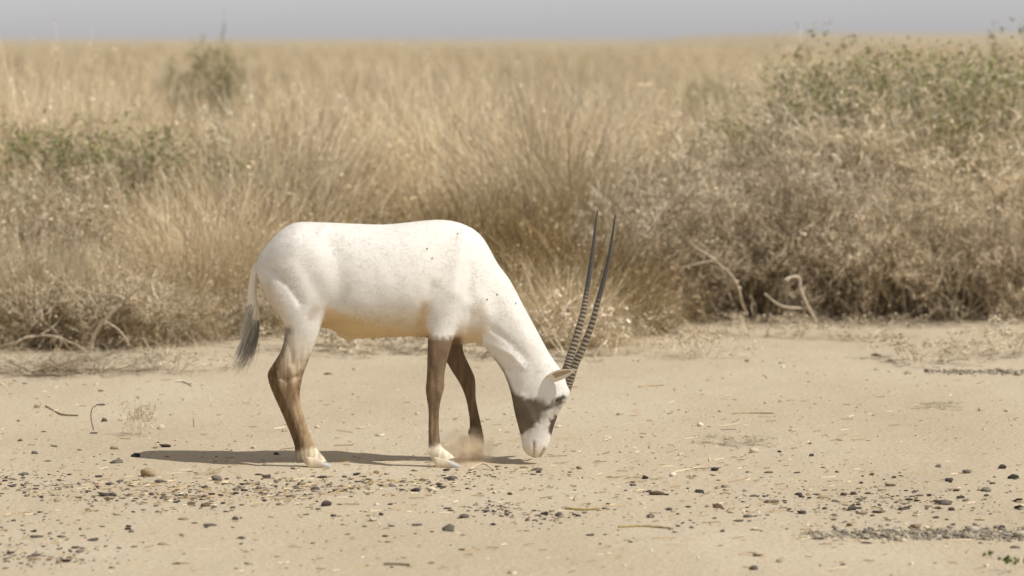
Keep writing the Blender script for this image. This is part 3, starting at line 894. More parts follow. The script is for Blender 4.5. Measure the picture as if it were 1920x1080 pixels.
# front edge of the stand, base distance as seen in the photo (px -> Y)
def front(px): return float(np.interp(px, [-300, 0, 200, 420, 560, 700, 900, 1050, 1180, 1400, 1700, 1920, 2300], [21.3, 21.0, 20.9, 21.6, 22.2, 22.4, 22.2, 20.9, 22.2, 23.0, 22.9, 22.8, 22.8]))
def topz(px, Y):      # target height of the mass so that it steps up behind the front edge
    return 1.0
R_ = random.Random(5)
count = 0
for row in range(11):
    Yoff = [0, .45, .95, 1.6, 2.4, 3.3, 4.4, 5.8, 7.5, 9.6, 12.0][row]
    step = [92, 92, 96, 100, 105, 110, 112, 116, 118, 120, 122][row]
    px = -190 + R_.uniform(0, 60)
    while px < 2110:
        Y = front(px) + Yoff + R_.uniform(-.2, .25)
        right = px > 1190
        skip = right and (row < 3 or (row < 5 and R_.random() < .7))          # the right front is twiggy shrubs instead
        gap = (row in (2, 3) and px < 340) or (row == 2 and 760 < px < 1300 and R_.random() < .7)      # hollows that stay in shade
        if not skip and not gap and not (row == 0 and 560 < px < 930):
            if row <= 1:
                k = R_.choice([0, 1, 1, 3]); s = R_.uniform(.55, .8)
                if 930 < px < 1150: k = R_.choice([1, 3, 1]); s = R_.uniform(.5, .66)
                if 540 < px < 930: s *= .8
            elif row <= 4:
                k = R_.choice([2, 2, 2, 2, 1]) if 540 < px < 1330 else R_.choice([0, 1, 3, 0])
                s = R_.uniform(.92, 1.12)
            else:
                k = R_.choice([0, 0, 1, 3, 3]); s = R_.uniform(1.02, 1.22)
            s *= 1 + .32 * float(vnoise(px * .0045, row * .55, 61)) * (row > 1)
            put_grass(k, xat(px, Y), Y, s, R_.uniform(.8, 1.05), row, px); count += 1
        px += step * R_.uniform(.75, 1.25)
for px, Y, sz in ((40, 27, 1.55), (120, 29, 1.6), (255, 31, 1.5), (660, 33, 1.5), (790, 32, 1.5)):       # wisps taller than the rest
    o = put_grass(3, xat(px, Y), Y, .9, sz, 8, px)
    o['label'] = 'extra tall wispy pale tussock ' + {40: 'above the dark shrub behind the dead branches', 120: 'beside the grey-green bush', 255: 'between grey-green bush and lone green bush'}.get(px, 'far behind the oryx back'); o['group'] = 'wispy tussocks reaching the horizon'
print('tussocks', count)

# shrubs -----------------------------------------------------------
SH_G = make_shrub('dry_shrub', 11, .95, .85, GREY, GREY + PALE, stems=16)
SH_P = make_shrub('dry_shrub', 12, 1.05, .8, GREY, PALE + STRAW[:2] + GREY[1:2], stems=16)
SH_O = make_shrub('green_shrub', 13, 1.35, .8, GREY, PALE + GREY, OLIVE + GREEN[2:] + PALE[:1], 8500, .35, stems=12)
SH_D = make_shrub('green_shrub', 14, 1.2, .7, GREY, GREY, GREEN + OLIVE, 7000, .2, stems=11)
used = set()
def put_shrub(proto, px, Y, s, label, group=None, sz=1.0, rz=None, sx=1.0):
    o = proto if proto.name not in used else copy_tree(proto)
    if proto.name not in used: used.add(proto.name)
    x = xat(px, Y); o.location = (x, Y, float(ground_z(x, Y)) - .01)
    o.rotation_euler = (0, 0, R_.uniform(0, 6.28) if rz is None else rz); o.scale = (s * sx, s * sx, s * sz)
    tag(o, label, 'shrub')
    if group: o['group'] = group
    elif 'group' in o: del o['group']
    return o
GREYL = ['leafless grey twiggy shrub on the sand edge, %s from the oryx horns' % ORD[i] for i in range(5)] + ['taller grey leafless shrub behind the first grey shrub from the oryx horns', 'taller grey leafless shrub behind the third grey shrub from the oryx horns']
gg = 'grey twiggy shrubs along the sand'
for px, Y, s in ((1235, 23.0, .78), (1330, 23.3, .9), (1430, 23.2, 1.0), (1530, 23.4, 1.0), (1630, 23.1, .85), (1290, 24.0, 1.0), (1400, 24.3, 1.05)):
    put_shrub(SH_G, px, Y, s, GREYL.pop(0), gg)
PALEL = ['pale straw-twigged shrub on the sand edge, %s beyond the grey shrubs' % ORD[i] for i in range(4)] + ['tall pale twiggy shrub behind the third grey shrub', 'tall pale twiggy shrub behind the fourth grey shrub', 'tall pale twiggy shrub behind the second pale shrub on the sand edge', 'tall pale twiggy shrub behind the first pale shrub on the sand edge']
pg = 'pale twiggy shrubs below the green tops'
for px, Y, s in ((1700, 23.2, .8), (1790, 22.9, .72), (1880, 23.0, .85), (1960, 23.2, .9), (1480, 24.6, 1.1), (1590, 24.3, 1.15), (1845, 23.9, 1.1), (1700, 24.2, 1.1)):
    put_shrub(SH_P, px, Y, s, PALEL.pop(0), pg)
OLIVEL = ['olive-leaved shrub with dry tips above the twiggy shrubs, %s from the grassy side' % ORD[i] for i in range(1, 6)] + ['tall olive shrub at the back, behind the second and third olive-leaved shrubs', 'tallest olive shrub at the back, behind the third and fourth olive-leaved shrubs', 'low olive-leaved shrub at the grassy end, first of the olive shrubs']
og = 'olive-leaved shrubs'
for px, Y, s in ((1560, 25.4, .88), (1660, 25.0, .98), (1760, 24.8, 1.12), (1860, 25.2, 1.04), (1950, 24.6, .98), (1640, 26.4, 1.06), (1730, 26.2, 1.12), (1420, 25.8, .8)):
    put_shrub(SH_O, px, Y, s, OLIVEL.pop(0), og)
put_shrub(SH_D, 1915, 30.0, 1.2, 'dense dark green bush rising above the olive shrubs against the sky', sz=1.08)
put_shrub(SH_D, 395, 34.0, 1.2, 'lone leafy green bush poking above the grass into the sky', sx=.36, sz=1.16)
put_shrub(SH_D, 1355, 44.0, 1.05, 'small yellow-green bush out in the far grass', sx=.5)
put_shrub(SH_D, 1510, 52.0, 1.0, 'low dark bush far out on the plain beside the olive shrubs', sx=.6)
put_shrub(SH_D, 195, 24.6, .98, 'grey-green bush half buried in grass above the dead branches')
put_shrub(SH_D, 1300, 24.6, .62, 'little green sprig bush between the shade-coloured brown grass and the grey twiggy shrubs')
put_shrub(SH_G, 60, 22.9, 1.0, 'dark leafless shrub in the grass behind the pile of dead branches')
put_shrub(SH_G, 290, 24.8, 1.15, 'dark leafless shrub in the tall grass beside the grey-green bush')

# far grassland: a mass nobody could count
r = np.random.default_rng(77)
pv, pf, pc, _ = blades(120, .40, .5, 1.05, .012, .42, .7, 3, 300, STRAW + PALE)
NT = 3000
Yt = 33 + (330 - 33) * r.random(NT) ** 2.1
Xt = r.uniform(-1, 1, NT) * (Yt * .165 + 2)
St = r.uniform(.8, 1.25, NT) * (1 + Yt / 400); Rt = r.uniform(0, 6.28, NT)
FV = np.zeros((NT, len(pv), 3))
FV[:, :, 0] = (pv[None, :, 0] * np.cos(Rt)[:, None] - pv[None, :, 1] * np.sin(Rt)[:, None]) * (St * (1 + Yt / 120))[:, None] + Xt[:, None]
FV[:, :, 1] = (pv[None, :, 0] * np.sin(Rt)[:, None] + pv[None, :, 1] * np.cos(Rt)[:, None]) * St[:, None] + Yt[:, None]
FV[:, :, 2] = pv[None, :, 2] * np.minimum(St, 1.3)[:, None] + ground_z(Xt, Yt)[:, None]
FF = (pf[None] + (np.arange(NT) * len(pv))[:, None, None]).reshape(-1, 4)
tone = r.uniform(.85, 1.1, NT) * (1 + .25 * vnoise(Xt * .25, Yt * .06, 31))
FC = (pc[None] * tone[:, None, None]).reshape(-1, 3)
far_grass = obj('grassland', mesh_np('grassland', FV.reshape(-1, 3), FF, FC), M_STRAW)
tag(far_grass, 'pale dry grassland stretching back to the horizon', 'grassland', kind='stuff')
# ------------------------------------------------------------------ dead wood at the edge of the sand
def stick(name, pts, r0, r1, colour, label=None, cat='branch', group=None, forks=(), mat=None, n=7):
    pts = bez(pts, 18); big = .72 if name == 'dead_branch' else 1.0
    if big < 1: pts = pts + np.random.default_rng(int(abs(pts[0][0]) * 1e4)).normal(0, .004, pts.shape)
    V, F = tube(pts, np.linspace(r0, r1, len(pts)) * big, n)
    parts = [(V, F, np.tile(colour, (len(V), 1)))]
    for fk, a, b in forks:
        q = bez(fk, 14); v, f = tube(q, np.linspace(a, b, len(q)) * big, n); parts.append((v, f, np.tile(colour, (len(v), 1))))
    org = pts[0].copy(); v, f, c = join(parts)
    o = obj(name, mesh_np(name, v - org, f, c, True), mat or M_TWIG, None, org)
    if label: tag(o, label, cat, group)
    return o
def wp(px, py, Y):
    x, z = at(px, py, Y); return np.array([x, Y, z])
DW = np.array([.52, .44, .33])
stick('dead_branch', [wp(166, 664, 20.35), wp(185, 615, 20.3), wp(207, 590, 20.25), wp(237, 560, 20.2), wp(272, 535, 20.1)], .017, .009, DW,
      'thick forked grey dead branch standing up out of the pile of dead twigs', forks=[([wp(234, 563, 20.2), wp(218, 554, 20.25), wp(178, 552, 20.4), wp(139, 534, 20.5)], .011, .006), ([wp(196, 602, 20.27), wp(222, 618, 20.1), wp(240, 640, 20.0)], .008, .004)])
stick('dead_branch', [wp(-20, 655, 20.6), wp(30, 640, 20.5), wp(75, 628, 20.5), wp(130, 640, 20.4), wp(165, 660, 20.2)], .012, .006, DW * .9, 'long low grey dead branch arching out of the twig pile', forks=[([wp(75, 628, 20.5), wp(100, 612, 20.6), wp(118, 590, 20.7)], .007, .003)])
stick('dead_branch', [wp(1258, 598, 22.5), wp(1271, 565, 22.5), wp(1277, 536, 22.5)], .016, .011, DW * 1.15, 'short pale dead stub standing upright at the foot of the grey shrubs')
stick('dead_branch', [wp(1262, 598, 22.6), wp(1250, 574, 22.55), wp(1228, 544, 22.5), wp(1207, 503, 22.5)], .014, .008, DW * 1.05, 'leaning dead branch beside the pale upright stub')
stick('dead_branch', [wp(1400, 590, 22.7), wp(1380, 530, 22.6), wp(1340, 488, 22.6), wp(1314, 471, 22.6), wp(1290, 452, 22.6)], .013, .007, DW, 'long dead branch slanting through the grey twiggy shrubs', forks=[([wp(1340, 488, 22.6), wp(1300, 496, 22.5), wp(1240, 512, 22.5)], .007, .003)])
stick('dead_branch', [wp(1530, 604, 22.5), wp(1508, 560, 22.45), wp(1500, 535, 22.45), wp(1495, 520, 22.45), wp(1470, 522, 22.4)], .016, .010, DW * 1.05, 'crooked pale dead branch with a hooked end in the grey shrubs', forks=[([wp(1517, 578, 22.5), wp(1467, 574, 22.4), wp(1433, 550, 22.4)], .012, .006)])
stick('dead_branch', [wp(1700, 420, 22.7), wp(1745, 392, 22.6), wp(1800, 372, 22.6), wp(1870, 385, 22.6), wp(1930, 380, 22.7)], .011, .006, DW * .7, 'dark bare branch arching out of the pale twigs below the olive leaves', forks=[([wp(1700, 420, 22.7), wp(1690, 500, 22.8), wp(1700, 606, 22.9)], .012, .013)])

# heaps of dead twigs and low dry weeds
HEAP = make_shrub('dead_twig_heap', 31, .9, .9, GREY, GREY + PALE, stems=16, kids=(7, 5, 5), dry_n=1500)
WEED = make_shrub('dry_weed', 32, .30, .26, PALE, PALE + GREY, stems=9, kids=(5, 4, 3), dry_n=500)
def put_low(proto, px, py, sx, sz, label, cat, group=None, rz=None):
    o = proto if proto.name not in used else copy_tree(proto)
    used.add(proto.name)
    x, Y = gp(px, py); o.location = (x, Y, float(ground_z(x, Y)))
    o.rotation_euler = (0, 0, R_.uniform(0, 6.28) if rz is None else rz); o.scale = (sx, sx, sz)
    tag(o, label, cat)
    if group: o['group'] = group
    elif 'group' in o: del o['group']
HL = ['grey heap of dead twigs around the foot of the forked dead branch', 'flattened grey twig heap under the long low dead branch', 'low twig heap beside the forked branch, on its oryx side',
      'thin scatter of dead twigs spilling onto the sand in front of the forked branch', 'small twig scatter on the sand below the long low branch', 'grey twig heap at the foot of the grass between forked branch and oryx']
for (px, py, sx, sz), lb in zip(((150, 655, .7, .55), (30, 650, .75, .5), (265, 645, .65, .42), (170, 700, .5, .12), (60, 695, .55, .12), (380, 640, .6, .38)), HL):
    put_low(HEAP, px, py, sx, sz, lb, 'twig heap', 'heaps of dead twigs')
for px, py, sx, sz, lb in ((1075, 668, 1.5, 1.1, 'largest feathery dry weed on the sand right behind the oryx face and horns'), (1150, 664, 1.0, .8, 'pale dry weed beside the largest weed, on the side away from the oryx'),
        (1318, 670, .8, .6, 'small bare grey weed alone on the open sand before the grey shrubs'), (1735, 678, 1.3, .45, 'flat spreading grey weed above the strip of grey gravel'), (1895, 668, 1.1, .6, 'tuft of dry weed on the sand beside the flat spreading weed'),
        (620, 652, 1.5, .5, 'low grey weed seen under the oryx belly by its hind legs'), (700, 655, 1.6, .4, 'low grey weed seen under the middle of the oryx belly'), (775, 658, 1.5, .45, 'low grey weed seen under the oryx belly by its fore legs'),
        (900, 660, 1.6, .6, 'grey weed seen between the oryx fore legs and throat'), (325, 694, 1.0, .4, 'wispy straw weed on the sand past the dead twigs'), (1420, 622, 1.0, .5, 'grey weed at the foot of the middle grey shrubs'), (1620, 628, 1.2, .5, 'grey weed at the foot of the last grey shrub'),
        (1378, 832, .55, .12, 'small brown clump of chaff on the open sand right of the oryx head'), (1762, 765, .4, .1, 'tiny flat dry weed on the bare sand'), (262, 816, .25, .5, 'tiny sprig by the dark block stone')):
    put_low(WEED, px, py, sx, sz, lb, 'weed', 'dry weeds on the sand')
SPR = make_shrub('green_sprout', 33, .05, .03, OLIVE, OLIVE, GREEN, 200, .1, stems=6, kids=(3, 2, 2), leaf_size=.006, dry_n=0)
x_, y_ = gp(1905, 1072); SPR.location = (x_, y_, float(ground_z(x_, y_)))
tag(SPR, 'tiny green sprout in the sand', 'plant')

# ------------------------------------------------------------------ stones
def stone_mesh(seed, sub, flat):
    r = np.random.default_rng(seed); bm = bmesh.new(); bmesh.ops.create_icosphere(bm, subdivisions=sub, radius=1)
    V = np.array([v.co[:] for v in bm.verts]); F = np.array([[v.index for v in f.verts] for f in bm.faces]); bm.free()
    ph = r.uniform(0, 6.28, (6, 3)); k = r.normal(0, 1.3, (6, 3))
    d = 1 + sum(.10 * np.sin(V @ k[i] * 1.6 + ph[i, 0]) for i in range(6))
    for _ in range(5):                                        # a few flat facets
        nrm = r.normal(0, 1, 3); nrm /= np.linalg.norm(nrm); h = V @ nrm; lim = r.uniform(.55, .8)
        V = V - nrm * (np.maximum(h - lim, 0) * .8)[:, None]
    V = V * d[:, None] * np.array([1, r.uniform(.7, 1.0), flat])
    return V / np.abs(V[:, 0]).max(), F
SKIND = {'k': (.050, .045, .042), 'd': (.115, .098, .082), 'g': (.20, .175, .145), 't': (.40, .30, .19), 'c': (.62, .53, .39), 'b': (.20, .135, .085)}
SMESH = {}
for kk, colr in SKIND.items():
    for v_ in range(3):
        for fl, fz in (('n', .62), ('f', .30)):
            V, F = stone_mesh(hash((ord(kk), v_, 7)) % 10000 + (0 if fl == 'n' else 500), 2, fz)
            m_ = mesh_np('stone', V, F, np.tile(colr, (len(V), 1)), False); m_.materials.append(M_STONE); SMESH[kk, v_, fl] = m_
CN = {'k': 'black', 'd': 'dark grey', 'g': 'grey', 't': 'tan', 'c': 'cream', 'b': 'brown'}
BIG = {(255, 854): 'rounded black stone at the tip of the oryx shadow', (278, 889): 'largest tan angular rock, beside the tip of the oryx shadow', (197, 789): 'dark brown block-shaped stone by the thin upright stem',
       (189, 761): 'dark wedge-shaped stone touching the top of the thin bent stem', (611, 947): 'dark rounded stone on the sand below the oryx hind hoof', (842, 994): 'wide low grey stone on bare sand below the oryx fore legs',
       (303, 902): 'flat grey stone beside the largest tan rock', (616, 700): 'flat brown stone on the sand behind the oryx hind leg', (1235, 926): 'long brown log-shaped stone below and right of the oryx head', (935, 878): 'upright cream chip by the thin arched twig',
       (519, 850): 'small dark stone lying in the oryx shadow', (1901, 894): 'broad black stone at the upper end of the dark pebble scatter', (1210, 895): 'small black stone alone past the oryx nose', (1760, 872): 'grey peaked stone at the edge of the pebbles', (69, 765): 'pale tan stone near the curved fallen twig',
       (388, 947): 'long flat dark brown stone in the gravel band', (358, 943): 'flat reddish stone touching the long dark brown one', (810, 915): 'pale cream flat stone in the gravel below the near fore hoof', (1414, 845): 'cream stone by the brown clump of chaff', (1005, 879): 'flat grey stone just under the oryx nose'}
STONES = ("255,854,22,k,n 278,889,33,t,n 270,879,6,d,n 197,789,17,b,n 189,761,18,d,f 69,765,16,t,n 189,733,12,c,n 65,846,13,g,n 91,862,17,g,f 37,826,10,d,n 43,888,24,g,f 182,868,8,d,f 297,828,6,d,n 278,858,7,k,f 81,810,11,b,f 35,788,8,b,n 5,720,10,c,n 47,718,13,d,f "
 "519,850,13,d,n 303,902,28,g,f 406,897,23,g,n 384,912,17,d,f 499,893,20,d,n 486,889,22,d,f 517,903,13,g,n 482,906,11,d,n 227,899,10,g,n 245,909,12,d,n 166,920,14,d,f 211,927,16,d,n 186,911,17,t,f 442,916,14,g,n 611,947,22,d,n 590,916,19,d,n 554,913,15,g,n 388,947,30,b,f 358,943,26,b,f 608,927,21,t,f 642,920,13,b,n 574,965,17,g,f 625,967,12,d,n 364,980,14,d,f 395,986,30,g,f 345,974,26,t,f 441,972,14,d,n 453,970,8,t,n 241,987,12,d,n 222,964,24,c,f 250,960,10,d,f 180,956,13,t,f 246,996,12,g,n 525,896,8,b,n 538,900,6,k,n 460,898,7,d,n "
 "115,1006,22,g,f 175,1012,24,d,f 155,1004,14,d,f 70,1005,30,g,f 330,1055,18,d,f 252,1024,16,b,f 452,1010,19,d,f 452,1019,8,d,n 307,1021,26,t,f 842,994,27,g,n 870,971,20,g,n 840,953,18,d,f 925,985,13,k,f 782,984,21,d,f 735,986,16,d,f 652,1002,14,b,f 715,966,10,d,n 757,1045,13,g,f 809,1055,15,b,f 727,1016,12,b,f 537,1065,9,t,f 210,1064,14,t,f 462,1034,17,t,f 520,1043,14,t,f 810,915,26,c,f 845,897,18,g,n 705,886,16,t,n 777,882,18,g,f 935,878,12,c,n 920,917,14,d,f 955,927,12,b,n "
 "1005,879,27,g,f 1000,888,16,d,f 1087,876,14,t,n 1210,895,16,k,n 1340,880,19,k,n 1405,885,15,g,f 1442,884,20,d,f 1495,885,16,d,f 1570,883,9,d,n 1462,845,9,k,n 1521,853,11,d,n 1760,872,14,g,n 1812,883,17,d,n 1879,876,17,d,n 1901,894,25,k,n 1780,900,17,d,n 1676,894,10,d,n 1689,892,10,k,f 1635,887,11,b,n 1849,918,20,g,n 1910,938,20,k,n 1912,952,18,k,n 1724,928,20,d,f 1715,921,14,d,f 1669,910,22,b,f 1497,927,17,k,f 1542,930,25,t,f 1582,926,14,d,n 1601,924,14,d,n 1629,924,15,d,f 1412,929,18,d,f 1235,926,38,b,f 1347,949,21,b,n 1326,948,10,t,n 1255,955,13,d,n 1270,963,9,d,n 1220,970,16,g,n 1022,963,19,k,n 1047,964,17,d,n 1142,954,10,c,n 1385,976,26,d,f 1370,962,14,g,f 1405,968,24,g,f 1597,953,21,d,n 1547,952,11,d,n 1705,936,18,k,f 1785,953,15,d,n 1760,951,12,b,n 1835,973,26,t,f 1667,973,12,d,f 1755,970,18,d,f 1592,986,13,b,n 1415,994,19,t,f 1355,998,12,g,n 1297,991,10,g,n 1272,987,8,k,n 1257,991,12,t,n 1106,1004,18,k,f 987,996,13,t,f 1125,1020,7,d,n 1182,1015,9,d,n 1624,1019,25,d,f 1787,984,14,d,f 1422,1042,24,b,f 1460,1053,16,t,n 1412,1066,19,d,n 1581,1059,12,d,f 1350,1022,10,t,f 1140,1026,16,g,f 1905,1027,25,g,f "
 "616,700,18,b,f 1158,776,6,b,n 1519,830,7,b,n 1414,845,22,c,n 1401,677,10,b,n 1463,682,6,b,n 1643,667,20,b,f 1090,895,7,d,n 1150,905,7,g,f 1065,930,9,d,f 1180,935,11,g,f 1290,905,8,d,f 1320,925,9,d,f")
for i, s_ in enumerate(STONES.split()):
    px, py, w, kd, fl = s_.split(','); px, py, w = int(px), int(py), int(w)
    x, Y = gp(px, py + (2 if fl == 'n' else 1)); half = w / FPX * Y / 2
    o = obj('stone', SMESH[kd, i % 3, fl])
    o.location = (x, Y, float(ground_z(x, Y)) + half * (.30 if fl == 'n' else .12)); o.rotation_euler = (random.uniform(-.15, .15), random.uniform(-.15, .15), random.choice((0, math.pi)) + random.uniform(-.4, .4))
    o.scale = (half, half * random.uniform(.8, 1.1), half * random.uniform(.85, 1.1))
    if (px, py) in BIG: tag(o, BIG[px, py], 'stone', 'stones on the sand')
    else:
        zone = ('on the bare sand behind the oryx' if py < 835 else 'near the tip of the oryx shadow' if px < 330 and py < 900 else 'in the gravel band below the oryx' if px < 980 and py < 950 else
                'on the front sand below the gravel band' if px < 980 else 'on the clean sand past the oryx nose' if py < 900 and px < 1600 else 'in the dark pebble scatter' if py < 978 and px > 1380 else 'on the sand between gravel band and dark pebble scatter' if py < 978 else 'on the front sand by the strip of crushed grey gravel')
        shape = 'flat' if fl == 'f' else 'rounded'
        size = 'small' if w < 14 else 'egg-sized'
        tag(o, '%s %s %s stone %s' % (size, shape, CN[kd], zone), 'stone', '%s %s %s stones %s' % (size, shape, CN[kd], zone))

# gravel nobody could count: tiny pebbles in bands and drifts
r = np.random.default_rng(91)
def pebbles(pts, size, pal, name, label, flat=.45):
    n = len(pts)
    ico = np.array(stone_mesh(5, 1, 1.0)[0]); fc = stone_mesh(5, 1, 1.0)[1]
    sc = size * np.exp(r.normal(0, .55, n)); a = r.uniform(0, 6.28, n)
    jit = 1 + r.normal(0, .28, (n, len(ico)))
    B = ico[None] * jit[:, :, None]
    X = (B[:, :, 0] * np.cos(a)[:, None] - B[:, :, 1] * np.sin(a)[:, None]) * sc[:, None]
    Yv = (B[:, :, 0] * np.sin(a)[:, None] + B[:, :, 1] * np.cos(a)[:, None]) * sc[:, None]
    Z = B[:, :, 2] * (sc * flat * r.uniform(.6, 1.3, n))[:, None]
    V = np.stack([X + pts[:, 0][:, None], Yv + pts[:, 1][:, None], Z + (pts[:, 2] + sc * flat * .35)[:, None]], -1)
    F = (fc[None] + (np.arange(n) * len(ico))[:, None, None]).reshape(-1, 3)
    C = np.repeat(np.asarray(pal)[r.integers(0, len(pal), n)] * r.uniform(.7, 1.25, n)[:, None], len(ico), 0)
    return tag(obj(name, mesh_np(name, V.reshape(-1, 3), F, C), M_STONE), label, 'gravel', kind='stuff')
def scatter(cx, cy, sx, sy, n):
    px = r.normal(cx, sx, n); py = np.clip(r.normal(cy, sy, n), 640, 1090)
    return np.array([[*gp(a, b)] for a, b in zip(px, py)])
def lift(p, extra=0.0): return np.column_stack([p, ground_z(p[:, 0], p[:, 1]) + extra])
P_ = np.vstack([scatter(60, 905, 70, 14, 330), scatter(230, 925, 110, 12, 330), scatter(480, 922, 110, 12, 420), scatter(720, 908, 90, 9, 380), scatter(60, 1000, 60, 30, 160), scatter(70, 1045, 70, 12, 240), scatter(930, 955, 25, 7, 160), scatter(1020, 968, 45, 7, 130),
                scatter(1560, 940, 140, 20, 420), scatter(1720, 945, 120, 22, 380), scatter(1200, 950, 160, 25, 150), scatter(500, 980, 260, 35, 220), scatter(1300, 900, 300, 20, 130), scatter(900, 890, 60, 8, 90), scatter(300, 850, 180, 18, 60)])
P_ = P_[r.random(len(P_)) < .72]
pebbles(lift(P_), .0047, [(.07, .06, .052), (.13, .11, .09), (.20, .17, .14), (.34, .26, .17), (.5, .43, .32), (.10, .085, .07)], 'gravel', 'scatter of dark and tan pebbles and grit on the sand')
q1 = np.array([gp(a, b) for a, b in zip(1490 + 480 * r.random(2600) ** .62, 1003 + r.normal(0, 5.0, 2600) * r.uniform(.4, 1.5, 2600))]); q2 = np.array([gp(a, b) for a, b in zip(r.uniform(1735, 1990, 900), r.normal(699, 2.0, 900))])
pebbles(lift(np.vstack([q1, q2]), 0), .0042, [(.30, .26, .20), (.38, .33, .25), (.24, .21, .165), (.46, .40, .31)], 'crushed_gravel', 'low strips of crushed grey gravel lying on the sand', .6)

# clods and crumbs of the sand itself
cl = np.column_stack([r.uniform(-3.2, 3.2, 2600), r.uniform(11.5, 21, 2600)])
cl = cl[vnoise(cl[:, 0] * 1.1, cl[:, 1] * .8, 41) + .35 * r.random(len(cl)) > .12]
o_ = pebbles(lift(cl), .0042, [(.45, .38, .285), (.48, .41, .31), (.41, .34, .25)], 'sand_clods', 'crumbs and clods of pale sand', .6)

# chaff: straw bits strewn flat
n = 1500
px = np.concatenate([r.uniform(-40, 1960, 750), r.normal(450, 230, 400), r.normal(1200, 330, 350)]); py = np.concatenate([r.uniform(690, 1075, 750), r.normal(915, 22, 400), r.normal(880, 45, 350)])
g_ = np.array([gp(a, min(max(b, 660), 1085)) for a, b in zip(px, py)]); zz = ground_z(g_[:, 0], g_[:, 1]) + .003
L_ = .011 * np.exp(r.normal(0, .6, n)); an = r.uniform(-1.57, 1.57, n); wv = r.uniform(.0008, .0018, n)
dx, dy = np.cos(an) * L_, np.sin(an) * L_; ox, oy = -np.sin(an) * wv, np.cos(an) * wv; tz = r.uniform(0, .25, n) * L_
CV = np.stack([np.column_stack([g_[:, 0] - dx - ox, g_[:, 1] - dy - oy, zz]), np.column_stack([g_[:, 0] - dx + ox, g_[:, 1] - dy + oy, zz + .003]), np.column_stack([g_[:, 0] + dx + ox, g_[:, 1] + dy + oy, zz + .003 + tz]), np.column_stack([g_[:, 0] + dx - ox, g_[:, 1] + dy - oy, zz + tz])], 1).reshape(-1, 3)
CC_ = np.repeat(np.array([(.30, .21, .11), (.42, .31, .17), (.22, .16, .09), (.60, .50, .34)])[r.integers(0, 4, n)], 4, 0)
tag(obj('chaff', mesh_np('chaff', CV, np.arange(n * 4).reshape(-1, 4), CC_), M_STRAW), 'bits of straw and chaff strewn over the sand', 'chaff', kind='stuff')

# sticks lying on the sand
def gstick(pxs, r0, r1, colour, label, lifts=None):
    pts = []
    for k, (a, b) in enumerate(pxs):
        x, Y = gp(a, b); pts.append(np.array([x, Y, float(ground_z(x, Y)) + r0 * .7 + (lifts[k] if lifts else 0)]))
    return stick('twig', pts, r0, r1, np.array(colour), label, 'twig', 'twigs on the sand', n=6)
gstick([(86, 765), (112, 777), (130, 780), (146, 781)], .005, .003, (.26, .18, .10), 'curved brown fallen twig beside the pale tan stone')
gstick([(224, 788), (240, 784), (270, 785), (294, 787)], .0025, .002, (.62, .54, .40), 'pale straw stem lying behind the block-shaped stone')
gstick([(1198, 727), (1220, 725), (1245, 723)], .004, .003, (.42, .32, .19), 'short tan stick on bare sand beyond the oryx horns')
gstick([(1373, 778), (1410, 777), (1450, 778)], .004, .003, (.45, .36, .22), 'long thin stick lying alone on the bare sand')
gstick([(1060, 955), (1090, 957), (1125, 956)], .006, .004, (.40, .30, .14), 'yellowish stick in the pebbles below the oryx head')
gstick([(1160, 990), (1205, 988), (1255, 991)], .005, .003, (.44, .34, .18), 'thin stick on the front sand left of the cream pebble')
gstick([(880, 881), (905, 877), (925, 882)], .004, .003, (.50, .42, .30), 'thin arched twig by the oryx fore hooves', lifts=[0, .018, 0])
gstick([(720, 1061), (745, 1060), (767, 1062)], .005, .004, (.20, .15, .10), 'dark thin stick on the front sand')
gstick([(330, 717), (344, 718), (356, 722)], .007, .005, (.72, .64, .50), 'bleached white stick near the twig heaps')
x_, y_ = gp(177, 808)
stick('twig', [wp(177, 808, y_) - np.array([0, 0, .01]), wp(171, 786, y_), wp(172, 768, y_), wp(181, 760, y_)], .0028, .0018, np.array([.20, .16, .12]), 'thin upright bent stem rooted in the sand by the block stone', 'twig', 'twigs on the sand')
x_, y_ = gp(363, 801)
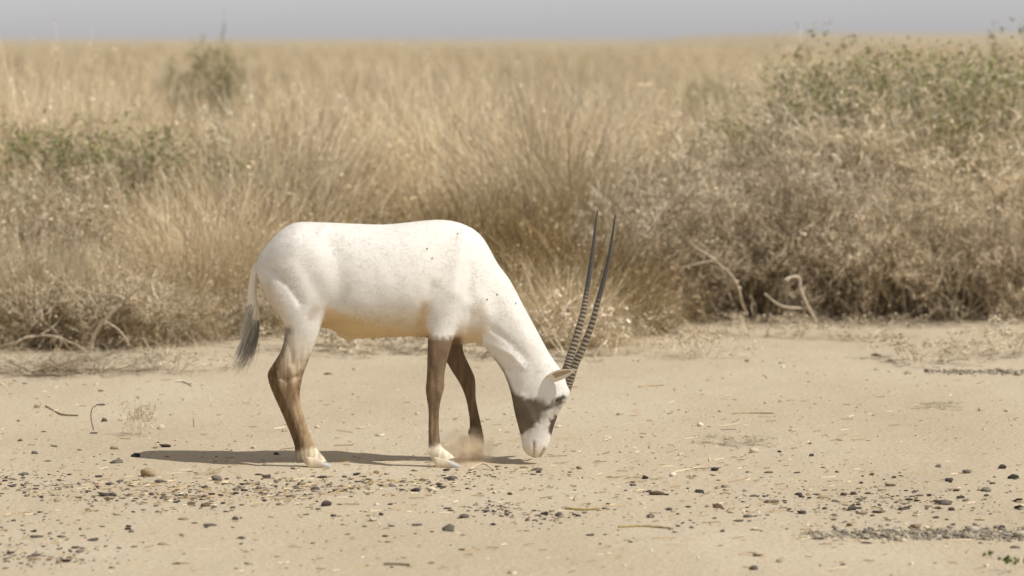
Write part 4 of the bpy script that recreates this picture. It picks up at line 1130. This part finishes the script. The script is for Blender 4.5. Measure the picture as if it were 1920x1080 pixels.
stick('twig', [wp(364, 802, y_) - np.array([0, 0, .01]), wp(363, 792, y_), wp(362, 783, y_)], .0025, .0015, np.array([.30, .24, .16]), 'short straight stem standing up from bare sand', 'twig', 'twigs on the sand')

# dust kicked up by the pawing fore foot
bm = bmesh.new(); bmesh.ops.create_icosphere(bm, subdivisions=3, radius=1)
dm = bpy.data.meshes.new('dust_puff'); bm.to_mesh(dm); bm.free()
md = bpy.data.materials.new('dust'); md.use_nodes = True; N = md.node_tree.nodes; L = md.node_tree.links
N.remove(N['Principled BSDF']); pvol = N.new('ShaderNodeVolumePrincipled'); pvol.inputs['Color'].default_value = (.98, .86, .68, 1); pvol.inputs['Anisotropy'].default_value = .2
tc = N.new('ShaderNodeTexCoord'); ln1 = N.new('ShaderNodeVectorMath'); ln1.operation = 'LENGTH'; L.new(tc.outputs['Object'], ln1.inputs[0])
fall = N.new('ShaderNodeMapRange'); fall.inputs['From Min'].default_value = 1.0; fall.inputs['From Max'].default_value = .15; L.new(ln1.outputs['Value'], fall.inputs['Value'])
nz = N.new('ShaderNodeTexNoise'); nz.inputs['Scale'].default_value = 2.2; nz.inputs['Detail'].default_value = 4; L.new(tc.outputs['Object'], nz.inputs['Vector'])
nr = N.new('ShaderNodeMapRange'); nr.inputs['From Min'].default_value = .38; nr.inputs['From Max'].default_value = .68; L.new(nz.outputs['Fac'], nr.inputs['Value'])
mu = N.new('ShaderNodeMath'); mu.operation = 'MULTIPLY'; L.new(fall.outputs['Result'], mu.inputs[0]); L.new(nr.outputs['Result'], mu.inputs[1])
m3 = N.new('ShaderNodeMath'); m3.operation = 'MULTIPLY'; m3.inputs[1].default_value = 40.0; L.new(mu.outputs['Value'], m3.inputs[0]); L.new(m3.outputs['Value'], pvol.inputs['Density'])
L.new(pvol.outputs['Volume'], N['Material Output'].inputs['Volume'])
dx_, dz_ = at(873, 850, 15.2)
dust = obj('dust_puff', dm, md, None, (dx_, 15.2, .045)); dust.scale = (.13, .14, .10)
tag(dust, 'small puff of tan dust around the oryx far fore foot', 'dust', kind='stuff')
